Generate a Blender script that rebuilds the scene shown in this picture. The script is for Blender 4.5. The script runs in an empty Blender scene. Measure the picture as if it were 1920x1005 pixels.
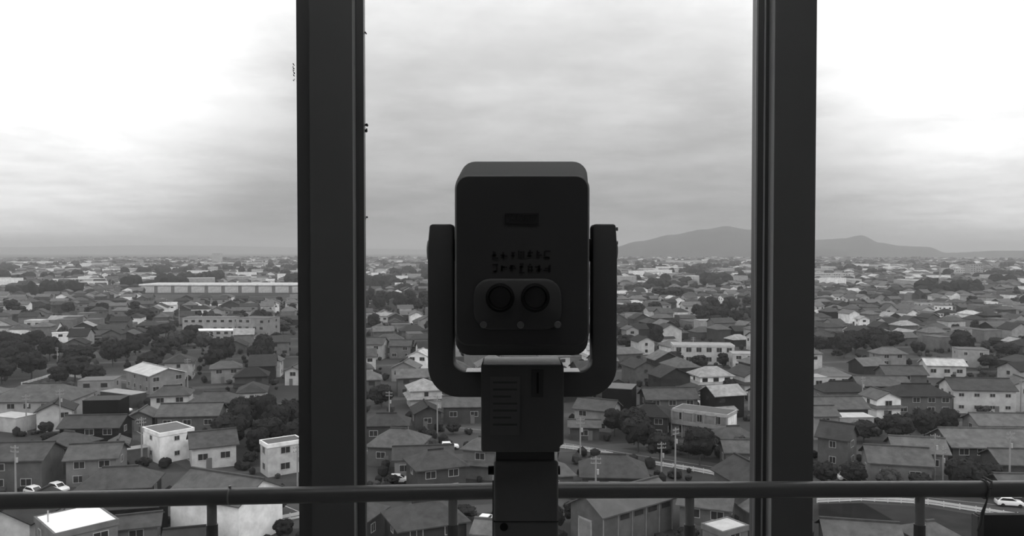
import bpy, math, random
from mathutils import Vector, Matrix, noise
R = math.radians
scene = bpy.context.scene
col = scene.collection

# ------------------------------------------------------------------ camera
FPX, CX, CY, HORIZON, EYE = 1450.0, 960.0, 502.5, 470.0, 42.0
PITCH = math.atan((CY - HORIZON) / FPX)
cam_data = bpy.data.cameras.new('camera')
cam_data.sensor_width = 36.0
cam_data.lens = 36.0 * FPX / 1920.0
cam_data.clip_start, cam_data.clip_end = 0.05, 40000.0
cam = bpy.data.objects.new('camera', cam_data)
col.objects.link(cam)
cam.location = (0, 0, EYE)
cam.rotation_euler = (R(90) - PITCH, 0, 0)
scene.camera = cam

# ------------------------------------------------------------------ view, world, sun
vs = scene.view_settings
vs.view_transform = 'Standard'
vs.look = 'None'
vs.exposure = 0.0
vs.gamma = 1.0
vs.use_curve_mapping = False

world = bpy.data.worlds.new('overcast_sky')
scene.world = world
world.use_nodes = True
nt = world.node_tree
nt.nodes.clear()


class NG:
    """Small helper that chains math nodes."""
    def __init__(self, tree):
        self.t = tree

    def new(self, typ, **kw):
        n = self.t.nodes.new(typ)
        for k, v in kw.items():
            setattr(n, k, v)
        return n

    def put(self, sock, v):
        if isinstance(v, (int, float)):
            sock.default_value = v
        elif isinstance(v, tuple):
            sock.default_value = v
        else:
            self.t.links.new(v, sock)

    def m(self, op, a, b=0.0, c=0.0, clamp=False):
        n = self.new('ShaderNodeMath', operation=op, use_clamp=clamp)
        self.put(n.inputs[0], a)
        self.put(n.inputs[1], b)
        self.put(n.inputs[2], c)
        return n.outputs[0]

    def smooth(self, v, a, b, lo=0.0, hi=1.0):
        n = self.new('ShaderNodeMapRange', interpolation_type='SMOOTHSTEP')
        self.put(n.inputs['Value'], v)
        n.inputs['From Min'].default_value = a
        n.inputs['From Max'].default_value = b
        n.inputs['To Min'].default_value = lo
        n.inputs['To Max'].default_value = hi
        return n.outputs[0]

    def lin(self, v, a, b, lo=0.0, hi=1.0):
        n = self.new('ShaderNodeMapRange')
        self.put(n.inputs['Value'], v)
        n.inputs['From Min'].default_value = a
        n.inputs['From Max'].default_value = b
        n.inputs['To Min'].default_value = lo
        n.inputs['To Max'].default_value = hi
        return n.outputs[0]

    def mix(self, f, a, b):
        n = self.new('ShaderNodeMix', data_type='FLOAT')
        self.put(n.inputs[0], f)
        self.put(n.inputs[2], a)
        self.put(n.inputs[3], b)
        return n.outputs[0]


g = NG(nt)
tc = g.new('ShaderNodeTexCoord')
sep = g.new('ShaderNodeSeparateXYZ')
nt.links.new(tc.outputs['Generated'], sep.inputs[0])
sx, sy, sz = sep.outputs
el = g.m('ARCSINE', sz)                       # elevation in radians
az = g.m('ARCTAN2', sx, sy)                   # 0 straight ahead, + to the right
# grey cloud bank straight ahead, brighter thin overcast to both sides and overhead
front_l = g.lin(el, R(-1), R(20), 0.28, 1.10)
qq = g.m('ADD', g.m('ABSOLUTE', g.m('SUBTRACT', az, R(1.2))), g.m('MULTIPLY', el, 0.55))
base = g.m('ADD', front_l, g.smooth(qq, R(19), R(35), 0.0, 0.60))
# streaky cloud layer (flattened towards the horizon)
den = g.m('ADD', g.m('MAXIMUM', sz, 0.0), 0.10)
cv = g.new('ShaderNodeCombineXYZ')
g.put(cv.inputs[0], g.m('DIVIDE', sx, den))
g.put(cv.inputs[1], g.m('MULTIPLY', g.m('DIVIDE', sy, den), 1.0))
g.put(cv.inputs[2], 0.3)
n1 = g.new('ShaderNodeTexNoise')
nt.links.new(cv.outputs[0], n1.inputs['Vector'])
n1.inputs['Scale'].default_value = 0.75
n1.inputs['Detail'].default_value = 6
n1.inputs['Roughness'].default_value = 0.62
n2 = g.new('ShaderNodeTexNoise')
nt.links.new(cv.outputs[0], n2.inputs['Vector'])
n2.inputs['Scale'].default_value = 2.6
n2.inputs['Detail'].default_value = 4
n2.inputs['Roughness'].default_value = 0.55
cl = g.m('ADD', g.smooth(n1.outputs[0], 0.32, 0.68, 0.86, 1.13), g.smooth(n2.outputs[0], 0.3, 0.7, -0.04, 0.04))
skyl = g.m('MULTIPLY', base, cl)
bg = g.new('ShaderNodeBackground')
comb = g.new('ShaderNodeCombineColor')
for i in range(3):
    nt.links.new(skyl, comb.inputs[i])
nt.links.new(comb.outputs[0], bg.inputs['Color'])
bg.inputs['Strength'].default_value = 1.0
wo = g.new('ShaderNodeOutputWorld')
nt.links.new(bg.outputs[0], wo.inputs['Surface'])

sun_data = bpy.data.lights.new('veiled_sun', 'SUN')
sun_data.energy = 0.3
sun_data.angle = R(25)
sun = bpy.data.objects.new('veiled_sun', sun_data)
col.objects.link(sun)
sun.rotation_euler = (R(48), 0, R(42))        # behind the camera, from the right

# ------------------------------------------------------------------ pixel helpers


def ray(px, py):
    cx, cy = (px - CX) / FPX, -(py - CY) / FPX
    return Vector((cx, math.cos(PITCH) + cy * math.sin(PITCH), -math.sin(PITCH) + cy * math.cos(PITCH)))


def on_z(px, py, z=0.0):
    d = ray(px, py)
    t = (z - EYE) / d.z
    return Vector((d.x * t, d.y * t, z))


def on_y(px, py, y):
    d = ray(px, py)
    t = y / d.y
    return Vector((d.x * t, y, EYE + d.z * t))


def to_px(v):
    rel = Vector((v[0], v[1], v[2] - EYE))
    fw = rel.y * math.cos(PITCH) - rel.z * math.sin(PITCH)
    up = rel.y * math.sin(PITCH) + rel.z * math.cos(PITCH)
    if fw < 0.1:
        return -9999, -9999
    return CX + FPX * rel.x / fw, CY - FPX * up / fw


# ------------------------------------------------------------------ materials
MATS = {}


def mat(name, val, rough=0.7, spec=0.3, metal=0.0, var=0.12, scale=1.0, bump=0.0, bscale=20.0,
        wave=None, wave_h=0.3):
    """Grey procedural material: value with noise variation, optional bump or ribs."""
    if name in MATS:
        return MATS[name]
    m = bpy.data.materials.new(name)
    m.use_nodes = True
    t = m.node_tree
    b = t.nodes['Principled BSDF']
    b.inputs['Roughness'].default_value = rough
    b.inputs['Specular IOR Level'].default_value = spec
    b.inputs['Metallic'].default_value = metal
    h = NG(t)
    co = h.new('ShaderNodeTexCoord')
    nz = h.new('ShaderNodeTexNoise')
    t.links.new(co.outputs['Object'], nz.inputs['Vector'])
    nz.inputs['Scale'].default_value = scale
    nz.inputs['Detail'].default_value = 5
    nz.inputs['Roughness'].default_value = 0.65
    v = h.lin(nz.outputs[0], 0.25, 0.75, val * (1 - var), val * (1 + var))
    cc = h.new('ShaderNodeCombineColor')
    for i in range(3):
        t.links.new(v, cc.inputs[i])
    t.links.new(cc.outputs[0], b.inputs['Base Color'])
    if bump or wave:
        bp = h.new('ShaderNodeBump')
        if wave:
            w = h.new('ShaderNodeTexWave', bands_direction=wave[0])
            t.links.new(co.outputs['Object'], w.inputs['Vector'])
            w.inputs['Scale'].default_value = wave[1]
            t.links.new(w.outputs[1], bp.inputs['Height'])
            bp.inputs['Strength'].default_value = wave_h
        else:
            n3 = h.new('ShaderNodeTexNoise')
            t.links.new(co.outputs['Object'], n3.inputs['Vector'])
            n3.inputs['Scale'].default_value = bscale
            t.links.new(n3.outputs[0], bp.inputs['Height'])
            bp.inputs['Strength'].default_value = bump
        bp.inputs['Distance'].default_value = 0.05
        t.links.new(bp.outputs[0], b.inputs['Normal'])
    MATS[name] = m
    return m


def nearest(v, opts):
    return min(opts, key=lambda o: abs(o - v))


WALL_V = [0.03, 0.06, 0.10, 0.15, 0.22, 0.30, 0.40, 0.52, 0.66, 0.82]
ROOF_V = [0.04, 0.06, 0.08, 0.10, 0.13, 0.16, 0.20, 0.26, 0.34, 0.45, 0.60, 0.80]


def wall_mat(v):
    v = nearest(v, WALL_V)
    nm = int(v * 100)
    v = 0.72 * v ** 1.35 if v < 0.7 else 0.72
    return mat('plaster_%03d' % nm, v, 0.9, 0.05, var=0.3, scale=0.5, bump=0.1, bscale=8)


def roof_mat(v, metal=False):
    v = nearest(v, ROOF_V)
    nm = int(v * 100)
    v = v * 0.33 if v < 0.4 else {0.45: 0.26, 0.60: 0.42, 0.80: 0.85}[v]
    if metal:
        return mat('sheet_roof_%03d' % nm, v, 0.65, 0.12, var=0.25, scale=0.5, wave=('X', 2.2), wave_h=0.35)
    return mat('tile_roof_%03d' % nm, v, 0.75, 0.1, var=0.38, scale=0.7, wave=('X', 3.0), wave_h=0.4)


M_GLASS_DARK = mat('house_window_glass', 0.03, 0.15, 0.5, var=0.2)
M_FRAME = mat('window_frame_alu', 0.35, 0.5, 0.4, var=0.1)
M_CONC = mat('pale_concrete', 0.33, 0.85, 0.2, var=0.2, scale=0.4)
M_POLE = mat('concrete_pole', 0.24, 0.85, 0.2, var=0.15)
M_DARKMETAL = mat('dark_metal', 0.05, 0.5, 0.4, var=0.1)
M_WHITEPAINT = mat('white_fence_paint', 0.55, 0.6, 0.3, var=0.15, scale=0.7)
M_ASPHALT = mat('asphalt', 0.06, 0.9, 0.15, var=0.25, scale=0.15)
M_LANE = mat('lane_paint', 0.4, 0.8, 0.2, var=0.3, scale=1.0)
M_LEAF = mat('leaves', 0.022, 0.9, 0.04, var=0.35, scale=0.8)
M_LEAF2 = mat('leaves_light', 0.045, 0.9, 0.04, var=0.35, scale=0.8)
M_BARK = mat('bark', 0.07, 0.9, 0.1, var=0.3)
M_CARWHITE = mat('white_car_paint', 0.75, 0.35, 0.5, var=0.03)
M_CARGREY = mat('grey_car_paint', 0.30, 0.35, 0.5, var=0.03)
M_TYRE = mat('tyre_rubber', 0.02, 0.9, 0.1)

# ------------------------------------------------------------------ mesh helpers


class MB:
    def __init__(self):
        self.v, self.f, self.mi = [], [], []

    def quad(self, *pts, mi=0):
        i = len(self.v)
        self.v += [tuple(p) for p in pts]
        self.f.append(tuple(range(i, i + len(pts))))
        self.mi.append(mi)

    def box(self, x0, x1, y0, y1, z0, z1, mi=0, tf=None):
        c = [(x0, y0, z0), (x1, y0, z0), (x1, y1, z0), (x0, y1, z0), (x0, y0, z1), (x1, y0, z1), (x1, y1, z1), (x0, y1, z1)]
        if tf:
            c = [tuple(tf(Vector(p))) for p in c]
        i = len(self.v)
        self.v += c
        for f in ((0, 3, 2, 1), (4, 5, 6, 7), (0, 1, 5, 4), (1, 2, 6, 5), (2, 3, 7, 6), (3, 0, 4, 7)):
            self.f.append(tuple(i + k for k in f))
            self.mi.append(mi)
        return self

    def tube(self, pts, rads, n=10, mi=0, caps=True):
        """Tube through points with radius per point."""
        pts = [Vector(p) for p in pts]
        if isinstance(rads, (int, float)):
            rads = [rads] * len(pts)
        rings = []
        for k, p in enumerate(pts):
            d = (pts[min(k + 1, len(pts) - 1)] - pts[max(k - 1, 0)]).normalized()
            a = Vector((0, 0, 1)) if abs(d.z) < 0.9 else Vector((1, 0, 0))
            s = d.cross(a).normalized()
            t = s.cross(d).normalized()
            ring = []
            for j in range(n):
                an = 2 * math.pi * j / n
                ring.append(len(self.v))
                self.v.append(tuple(p + (s * math.cos(an) + t * math.sin(an)) * rads[k]))
            rings.append(ring)
        for a, b in zip(rings, rings[1:]):
            for j in range(n):
                self.f.append((a[j], a[(j + 1) % n], b[(j + 1) % n], b[j]))
                self.mi.append(mi)
        if caps:
            self.f.append(tuple(reversed(rings[0])))
            self.f.append(tuple(rings[-1]))
            self.mi += [mi, mi]
        return self

    def prism(self, outline, a0, a1, axis='y', mi=0):
        """Extrude a closed 2D outline. axis y: outline is (x,z); axis x: (y,z); axis z: (x,y)."""
        def P(p, a):
            return {'y': (p[0], a, p[1]), 'x': (a, p[0], p[1]), 'z': (p[0], p[1], a)}[axis]
        n, i = len(outline), len(self.v)
        self.v += [P(p, a0) for p in outline] + [P(p, a1) for p in outline]
        self.f.append(tuple(range(i, i + n)))
        self.f.append(tuple(reversed(range(i + n, i + 2 * n))))
        self.mi += [mi, mi]
        for k in range(n):
            self.f.append((i + k, i + n + k, i + n + (k + 1) % n, i + (k + 1) % n))
            self.mi.append(mi)
        return self

    def mesh(self, name, mats):
        me = bpy.data.meshes.new(name)
        me.from_pydata(self.v, [], self.f)
        for m in mats:
            me.materials.append(m)
        if len(mats) > 1:
            me.polygons.foreach_set('material_index', self.mi)
        me.update()
        return me

    def build(self, name, mats, parent=None, fix=False, smooth=False, bevel=0.0, bseg=3):
        if not isinstance(mats, (list, tuple)):
            mats = [mats]
        me = self.mesh(name, mats)
        if fix or bevel or smooth:
            import bmesh
            bm = bmesh.new()
            bm.from_mesh(me)
            bmesh.ops.remove_doubles(bm, verts=bm.verts, dist=1e-5)
            bmesh.ops.recalc_face_normals(bm, faces=bm.faces)
            if bevel:
                es = [e for e in bm.edges if len(e.link_faces) == 2 and e.calc_face_angle(0) > R(25)]
                bmesh.ops.bevel(bm, geom=es, offset=bevel, segments=bseg, affect='EDGES', profile=0.5)
            if smooth:
                for f in bm.faces:
                    f.smooth = True
                for e in bm.edges:
                    if len(e.link_faces) == 2 and e.calc_face_angle(0) > R(40):
                        e.smooth = False
            bm.to_mesh(me)
            bm.free()
        o = bpy.data.objects.new(name, me)
        col.objects.link(o)
        if parent:
            o.parent = parent
        return o


def tag(o, label=None, cat=None, group=None, kind=None):
    if label:
        o['label'] = label
    if cat:
        o['category'] = cat
    if group:
        o['group'] = group
    if kind:
        o['kind'] = kind
    return o


def empty(name, loc=(0, 0, 0), rz=0.0):
    o = bpy.data.objects.new(name, None)
    o.empty_display_size = 0.2
    col.objects.link(o)
    o.location = loc
    o.rotation_euler = (0, 0, rz)
    return o


def link_mesh(name, me, parent):
    o = bpy.data.objects.new(name, me)
    col.objects.link(o)
    o.parent = parent
    return o


# ------------------------------------------------------------------ the ground and far hills
M_GROUND = mat('town_ground', 0.05, 1.0, 0.03, var=0.55, scale=0.02)
gb = MB()
gb.quad((-9000, 20, 0), (9000, 20, 0), (9000, 14000, 0), (-9000, 14000, 0))
tag(gb.build('ground', M_GROUND), 'flat grey ground between the houses of the town', 'ground', kind='structure')

M_HILL = mat('wooded_hill', 0.045, 0.95, 0.05, var=0.4, scale=0.01)


def hill(name, profile, dist, depth, label):
    """profile: pixel outline (px, py) of the crest seen at distance dist; a real ridge with front and back slope."""
    m = MB()
    xs = []
    n = 90
    p0, p1 = profile[0][0], profile[-1][0]
    for i in range(n + 1):
        px = p0 + (p1 - p0) * i / n
        for a, b in zip(profile, profile[1:]):
            if a[0] <= px <= b[0]:
                t = (px - a[0]) / (b[0] - a[0])
                t = t * t * (3 - 2 * t) if abs(a[1] - b[1]) > 3 else t
                py = a[1] + (b[1] - a[1]) * t
                break
        q = on_y(px, py, dist)
        xs.append((q.x, max(2.0, q.z)))
    rows = 13
    for r in range(rows):
        u = r / (rows - 1) * 2 - 1
        k = math.cos(u * math.pi / 2) ** 1.3
        for (x, z) in xs:
            nz = noise.noise(Vector((x / 260, u * 3, dist / 500))) * 0.16 + noise.noise(Vector((x / 70, u * 9, 3))) * 0.05
            zz = z * k * (1 + nz * (1 - k) * 1.5) + (noise.noise(Vector((x / 30, u * 20, 9))) * 3.0 if 0 < r < rows - 1 else 0)
            m.v.append((x * (1 + u * depth / dist), dist + u * depth, zz if 0 < r < rows - 1 else -3))
    w = n + 1
    for r in range(rows - 1):
        for i in range(n):
            a = r * w + i
            m.f.append((a, a + 1, a + w + 1, a + w))
            m.mi.append(0)
    o = m.build(name, M_HILL, smooth=True)
    return tag(o, label, 'hill', kind='structure')


hill('hill', [(1090, 470), (1150, 463), (1200, 452), (1260, 440), (1320, 430), (1362, 424), (1400, 430), (1470, 452), (1530, 466), (1590, 470)],
     4700, 650, 'tall wooded hill whose peak meets the right-hand window pillar')
hill('hill', [(1440, 462), (1500, 455), (1540, 449), (1580, 447), (1615, 441), (1650, 455), (1690, 461), (1740, 463), (1775, 474), (1810, 473), (1860, 470), (1930, 470), (2040, 474)],
     5400, 550, 'lower wooded hills with a small pointed summit right of the pillar')
hill('hill', [(-340, 466), (60, 463), (240, 460), (420, 461), (560, 464), (700, 466), (860, 469), (960, 470)],
     11500, 900, 'faint hazy ridge along the horizon at left')

# ------------------------------------------------------------------ the observation room
FLOOR, SILL, HEAD, CEIL = EYE - 1.55, EYE - 1.25, EYE + 1.45, EYE + 1.70
GY = 2.565                                   # plane of the glass
XL, XR, YB = -2.30, 2.62, -4.2


def xat(px, y):
    return on_y(px, HORIZON, y).x


M_RWALL = mat('room_wall', 0.75, 0.85, 0.2, var=0.06)
M_RFLOOR = mat('room_floor', 0.35, 0.5, 0.3, var=0.2, scale=3)
M_RCEIL = mat('room_ceiling', 0.85, 0.9, 0.2, var=0.05)
M_PILLAR = mat('pillar_paint', 0.08, 0.55, 0.35, var=0.08, scale=2.0)
M_JAMB = mat('bronze_frame', 0.06, 0.40, 0.4, var=0.08, scale=2.0)
M_JAMB_LIT = mat('bronze_frame_lit', 0.28, 0.35, 0.5, var=0.06, scale=2.0)


def st(name, mb_, m, label, cat, **kw):
    return tag(mb_.build(name, m, **kw), label, cat, kind='structure')


st('floor', MB().box(XL, XR, YB, 2.8, FLOOR - .12, FLOOR), M_RFLOOR, 'dark floor of the observation room', 'floor')
st('ceiling', MB().box(XL, XR, YB, 2.8, CEIL, CEIL + .12), M_RCEIL, 'pale ceiling of the observation room', 'ceiling')
st('wall_back', MB().box(XL - .1, XR + .1, YB - .1, YB, FLOOR, CEIL), M_RWALL, 'pale back wall of the observation room', 'wall')
st('wall_left', MB().box(XL - .1, XL, YB, 2.8, FLOOR, CEIL), M_RWALL, 'pale left wall of the observation room', 'wall')
st('wall_right', MB().box(XR, XR + .1, YB, 2.8, FLOOR, CEIL), M_RWALL, 'pale right wall of the observation room', 'wall')
wf = MB().box(XL, XR, 2.52, 2.72, FLOOR, SILL).box(XL, XR, 2.52, 2.72, HEAD, CEIL)
st('wall_front', wf, M_RWALL, 'low wall below and lintel above the windows', 'wall')

PF = 2.50                                    # front face of the pillars
a0, a1 = xat(582, PF), xat(661.5, PF)
st('trim_1', MB().prism([(a0, PF), (a1, PF), (a1, 2.53), (a0, 2.53)], SILL, HEAD, 'z'),
   M_PILLAR, 'dark window pillar left of the coin-operated viewer', 'pillar', fix=True)
b0, b1 = xat(1451, PF), xat(1528, PF)
st('trim_2', MB().prism([(b0, PF), (b1, PF), (b1, 2.557), (b0, 2.557)], SILL, HEAD, 'z'),
   M_PILLAR, 'dark window pillar right of the coin-operated viewer', 'pillar', fix=True)
M_LIT_SIDE = mat('lit_pillar_side', 0.32, 0.4, 0.5, var=0.06, scale=2.0)  # paler tone paints window light onto the pillars' side faces
MB().box(b0 - .0012, b0, PF + .004, 2.556, SILL, HEAD).build('edge_strip', M_LIT_SIDE, bpy.data.objects['trim_2'])
MB().box(a1, a1 + .0012, PF + .004, 2.529, SILL, HEAD).build('edge_strip', M_LIT_SIDE, bpy.data.objects['trim_1'])

gl = bpy.data.materials.new('window_glass')
gl.use_nodes = True
gn = gl.node_tree
gn.nodes.clear()
tr = gn.nodes.new('ShaderNodeBsdfTransparent')
tr.inputs[0].default_value = (0.97, 0.97, 0.97, 1)
gs = gn.nodes.new('ShaderNodeBsdfGlossy')
gs.inputs['Roughness'].default_value = 0.02
ng_ = NG(gn)                                  # Schlick reflectance, the same for both faces of the pane
lw_ = gn.nodes.new('ShaderNodeLayerWeight')
lw_.inputs['Blend'].default_value = 0.5
fre = ng_.m('MULTIPLY_ADD', ng_.m('POWER', lw_.outputs['Facing'], 5.0), 0.9, 0.02)
mx = gn.nodes.new('ShaderNodeMixShader')
go = gn.nodes.new('ShaderNodeOutputMaterial')
gn.links.new(fre, mx.inputs[0])
gn.links.new(tr.outputs[0], mx.inputs[1])
gn.links.new(gs.outputs[0], mx.inputs[2])
gn.links.new(mx.outputs[0], go.inputs['Surface'])



def window(name, label, x0, x1, jambs, y=None):
    w = empty(name, (0, 0, 0))
    tag(w, label, 'window', kind='structure')
    y = GY if y is None else y
    MB().box(x0, x1, y - .003, y + .003, SILL + .04, HEAD - .04).build('pane', gl, w)
    MB().box(x0, x1, y - .03, y + .03, SILL, SILL + .045).build('sill_frame', M_JAMB, w)
    MB().box(x0, x1, y - .03, y + .03, HEAD - .045, HEAD).build('head_frame', M_JAMB, w)
    for (p, q, ya, yb) in jambs:
        MB().box(p, q, ya, yb, SILL + .045, HEAD - .045).build('jamb', M_JAMB, w)
    return w


jl = xat(558, 2.53)
jr = xat(683, 2.53)
jm = xat(1416, 2.557)
w1 = window('window_1', 'tall window left of the left pillar', XL + .02, a0, [(XL, XL + .05, 2.53, 2.60), (jl, a0 + .03, 2.53, 2.56)])
w2 = window('window_2', 'tall middle window behind the coin-operated viewer', a1, b0, [(a1 - .03, jr, 2.53, 2.558), (jm, b0 + .02, 2.557, 2.60)])
w3 = window('window_3', 'tall window right of the right pillar', b1 - .02, XR - .02, [(b1 - .05, b1 - .001, 2.557, 2.60), (XR - .05, XR, 2.53, 2.60)])
# thin glazing beads with caught daylight painted in as a paler tone
MB().box(jm - .002, jm + .004, 2.553, 2.557, SILL + .045, HEAD - .045).build('glazing_bead', M_JAMB_LIT, w2)
MB().box(a1 + .0004, a1 + .005, 2.524, 2.53, SILL + .045, HEAD - .045).build('glazing_bead', M_JAMB_LIT, w2)
MB().box(a0 - .004, a0 - .001, 2.526, 2.53, SILL + .045, HEAD - .045).build('glazing_bead', M_JAMB_LIT, w1)
MB().box(xat(1430, 2.555), xat(1433, 2.555), 2.553, 2.557, SILL + .045, HEAD - .045).build('glazing_bead', M_JAMB_LIT, w2)
# specks stuck to the glass beside the left pillar
srng = random.Random(3)


def speck(win, px, py, rx, rz, n):
    m = MB()
    for k in range(n):
        c = on_y(px, py, GY - .012) + Vector((srng.uniform(-rx, rx), 0, srng.uniform(-rz, rz)))
        s = min(rx, rz) * srng.uniform(.5, .9)
        m.tube([(c.x, GY - .012, c.z), (c.x, GY - .004, c.z)], [s * .6, s], 7)
    m.build('dirt_speck', mat('dirt', 0.03, 0.9), win)


speck(w1, 550, 135, .0022, .028, 16)
speck(w2, 685, 240, .005, .014, 8)
speck(w2, 685, 61, .003, .004, 3)
speck(w2, 685, 407, .004, .006, 3)

# unseen linear lamp, added to brighten the viewer and pillars
lamp = empty('added_fill_lamp', (0.15, 1.2, CEIL - .07))
tag(lamp, 'added fill lamp under the ceiling, out of view, brightening the viewer and pillars', 'lamp')
MB().box(-1.25, 1.25, -.08, .08, .02, .07).build('housing', M_RCEIL, lamp, fix=True, bevel=.006)
lm_ = bpy.data.materials.new('fill_lamp_glow')
lm_.use_nodes = True
pb_ = lm_.node_tree.nodes['Principled BSDF']
pb_.inputs['Base Color'].default_value = (.8, .8, .8, 1)
pb_.inputs['Emission Color'].default_value = (1, 1, 1, 1)
pb_.inputs['Emission Strength'].default_value = 11.0
MB().box(-1.22, 1.22, -.06, .06, 0, .02).build('diffuser', lm_, lamp)

# ------------------------------------------------------------------ handrail
M_RAIL = mat('rail_steel', 0.06, 0.38, 0.5, var=0.08, scale=3)
M_RAILL = mat('rail_steel_bare', 0.16, 0.35, 0.5, var=0.08, scale=3)
RZ = on_y(985, 920, 2.30).z
p_mid = on_z(985, 919.5, RZ)
p_l0, p_r0 = on_z(0, 939.5, RZ), on_z(1920, 916.5, RZ)
p_l = p_mid + (p_l0 - p_mid) * 1.28
p_r = p_mid + (p_r0 - p_mid) * 1.30
rail = empty('handrail', (p_mid.x, p_mid.y, FLOOR))
tag(rail, 'dark tubular handrail running across in front of the windows', 'railing')
off = Vector((p_mid.x, p_mid.y, FLOOR))
RR = 0.0243
for s_, e_ in ((p_l, p_mid), (p_mid, p_r)):
    MB().tube([s_ - off, e_ - off], RR, 24).build('rail', M_RAIL, rail, smooth=True)
MB().tube([p_mid - off - Vector((.02, 0, 0)), p_mid - off + Vector((.02, 0, 0))], RR + .002, 24).build('elbow', M_RAIL, rail, smooth=True)


def rail_at(px):
    a, b = (p_l, p_mid) if px < 985 else (p_mid, p_r)
    lo, hi = 0.0, 1.0
    for _ in range(40):
        m_ = (lo + hi) / 2
        if to_px(a + (b - a) * m_)[0] < px:
            lo = m_
        else:
            hi = m_
    return a + (b - a) * lo


def rail_post(px):
    p = rail_at(px) - off
    zs = on_y(px, 983, rail_at(px).y).z - FLOOR
    po = MB().tube([(p.x, p.y, zs), (p.x, p.y, p.z)], .0138, 16).build('post', M_RAILL, rail, smooth=True)
    MB().tube([(p.x, p.y, .01), (p.x, p.y, zs)], .0165, 16).build('sleeve', M_RAIL, po, smooth=True)
    MB().tube([(p.x, p.y, 0), (p.x, p.y, .012)], .045, 20).build('base_flange', M_RAIL, po, smooth=True)


for px in (-60, 397, 849, 1293, 1725):
    rail_post(px)
for px in (431,):
    p = rail_at(px) - off
    dv = (p_mid - p_l).normalized()
    jo = MB().tube([p - dv * .0022, p + dv * .0022], RR + .0008, 24).build('joint_ring', M_RAILL, rail, smooth=True)
    MB().tube([p + Vector((0, 0, RR - .002)), p + Vector((0, 0, RR + .007))], .004, 10).build('rivet', M_RAILL, jo)

# dark cord tied round the rail near its right end
cp = rail_at(1846)
cord = empty('cord', (cp.x, cp.y, cp.z - .12))
tag(cord, 'thin dark cord tied round the handrail and hanging down near the right edge', 'cord')
lp = []
for k in range(19):
    an = 2 * math.pi * k / 18
    lp.append((-.004 * k / 18, math.cos(an) * (RR + .003), .12 + math.sin(an) * (RR + .003)))
MB().tube(lp, .0028, 6).build('loop', M_DARKMETAL, cord, smooth=True)
MB().tube([(0, -RR - .004, .12 + .01), (.008, -.02, .12 + RR + .004), (-.006, 0, .12 + RR + .012)], .004, 6).build('knot', M_DARKMETAL, cord, smooth=True)
tl = [Vector((-.004, -RR - .003, .12)), Vector((-.008, -RR, .09)), Vector((-.020, -RR, .055)), Vector((-.026, -RR, .02)), Vector((-.034, -RR, .0))]
MB().tube(tl, [.0025, .0025, .0055, .006, .004], 8).build('tail', M_DARKMETAL, cord, smooth=True)

# dark information panel standing under the rail at the right edge
pp = on_y(1834, 965, 2.42)
panel = empty('information_panel', (pp.x + .16, 2.43, FLOOR))
tag(panel, 'dark upright panel under the handrail at the bottom right corner', 'panel')
ph = pp.z - FLOOR
MB().box(-.16, .16, -.012, .012, .10, ph).build('board', mat('panel_board', 0.05, 0.7, 0.2), panel, fix=True, bevel=.003)
MB().box(-.165, -.145, -.016, .016, .08, ph - .004).build('edge_strip', mat('panel_edge', 0.085, 0.6, 0.3), panel)
for x_ in (-.11, .11):
    MB().box(x_ - .012, x_ + .012, -.10, .10, 0, .02).box(x_ - .012, x_ + .012, -.012, .012, .02, .12).build('foot', M_DARKMETAL, panel)

# ------------------------------------------------------------------ coin-operated viewer
M_VIEW = mat('viewer_enamel', 0.075, 0.42, 0.4, var=0.06, scale=6, bump=0.02, bscale=200)
M_VIEWTOP = mat('viewer_casting', 0.06, 0.75, 0.1, var=0.06, scale=6)
M_FACE = mat('viewer_face', 0.045, 0.5, 0.3, var=0.06, scale=8)
M_BLACK = mat('eyepiece_black', 0.006, 0.6, 0.2, var=0.02)
M_INK = mat('dark_print', 0.028, 0.7, 0.1, var=0.02)
M_SCREW = mat('screw_steel', 0.12, 0.35, 0.5, var=0.05)
M_LABEL = mat('label_plate', 0.09, 0.4, 0.4, var=0.08, scale=20)
VC = 979.0
YF, YR = 1.55, 1.81
vx = xat(VC, 1.68)
viewer = empty('coin_operated_viewer', (vx, 1.68, FLOOR))
tag(viewer, 'dark coin-operated binocular viewer on a pedestal before the middle window', 'viewer')
V0 = Vector((vx, 1.68, FLOOR))


def loc(px, py, y):
    return on_y(px, py, y) - V0


def rrect(cx, cz, hw, hh, r, n=7):
    out = []
    for (sx_, sz_, a0_) in ((1, 1, 0), (-1, 1, 90), (-1, -1, 180), (1, -1, 270)):
        for k in range(n):
            an = R(a0_ + 90 * k / (n - 1))
            out.append((cx + sx_ * (hw - r) + r * math.cos(an), cz + sz_ * (hh - r) + r * math.sin(an)))
    return out


def loft(rings, name, m, parent, smooth=True):
    """rings: list of (y, outline[(x,z)])."""
    b = MB()
    n = len(rings[0][1])
    for (y, o) in rings:
        b.v += [(p[0], y, p[1]) for p in o]
    for k in range(len(rings) - 1):
        for j in range(n):
            b.f.append((k * n + j, k * n + (j + 1) % n, (k + 1) * n + (j + 1) % n, (k + 1) * n + j))
            b.mi.append(0)
    b.f.append(tuple(range(n)))
    b.f.append(tuple(reversed(range((len(rings) - 1) * n, len(rings) * n))))
    b.mi += [0, 0]
    return b.build(name, m, parent, fix=True, smooth=smooth)


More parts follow.
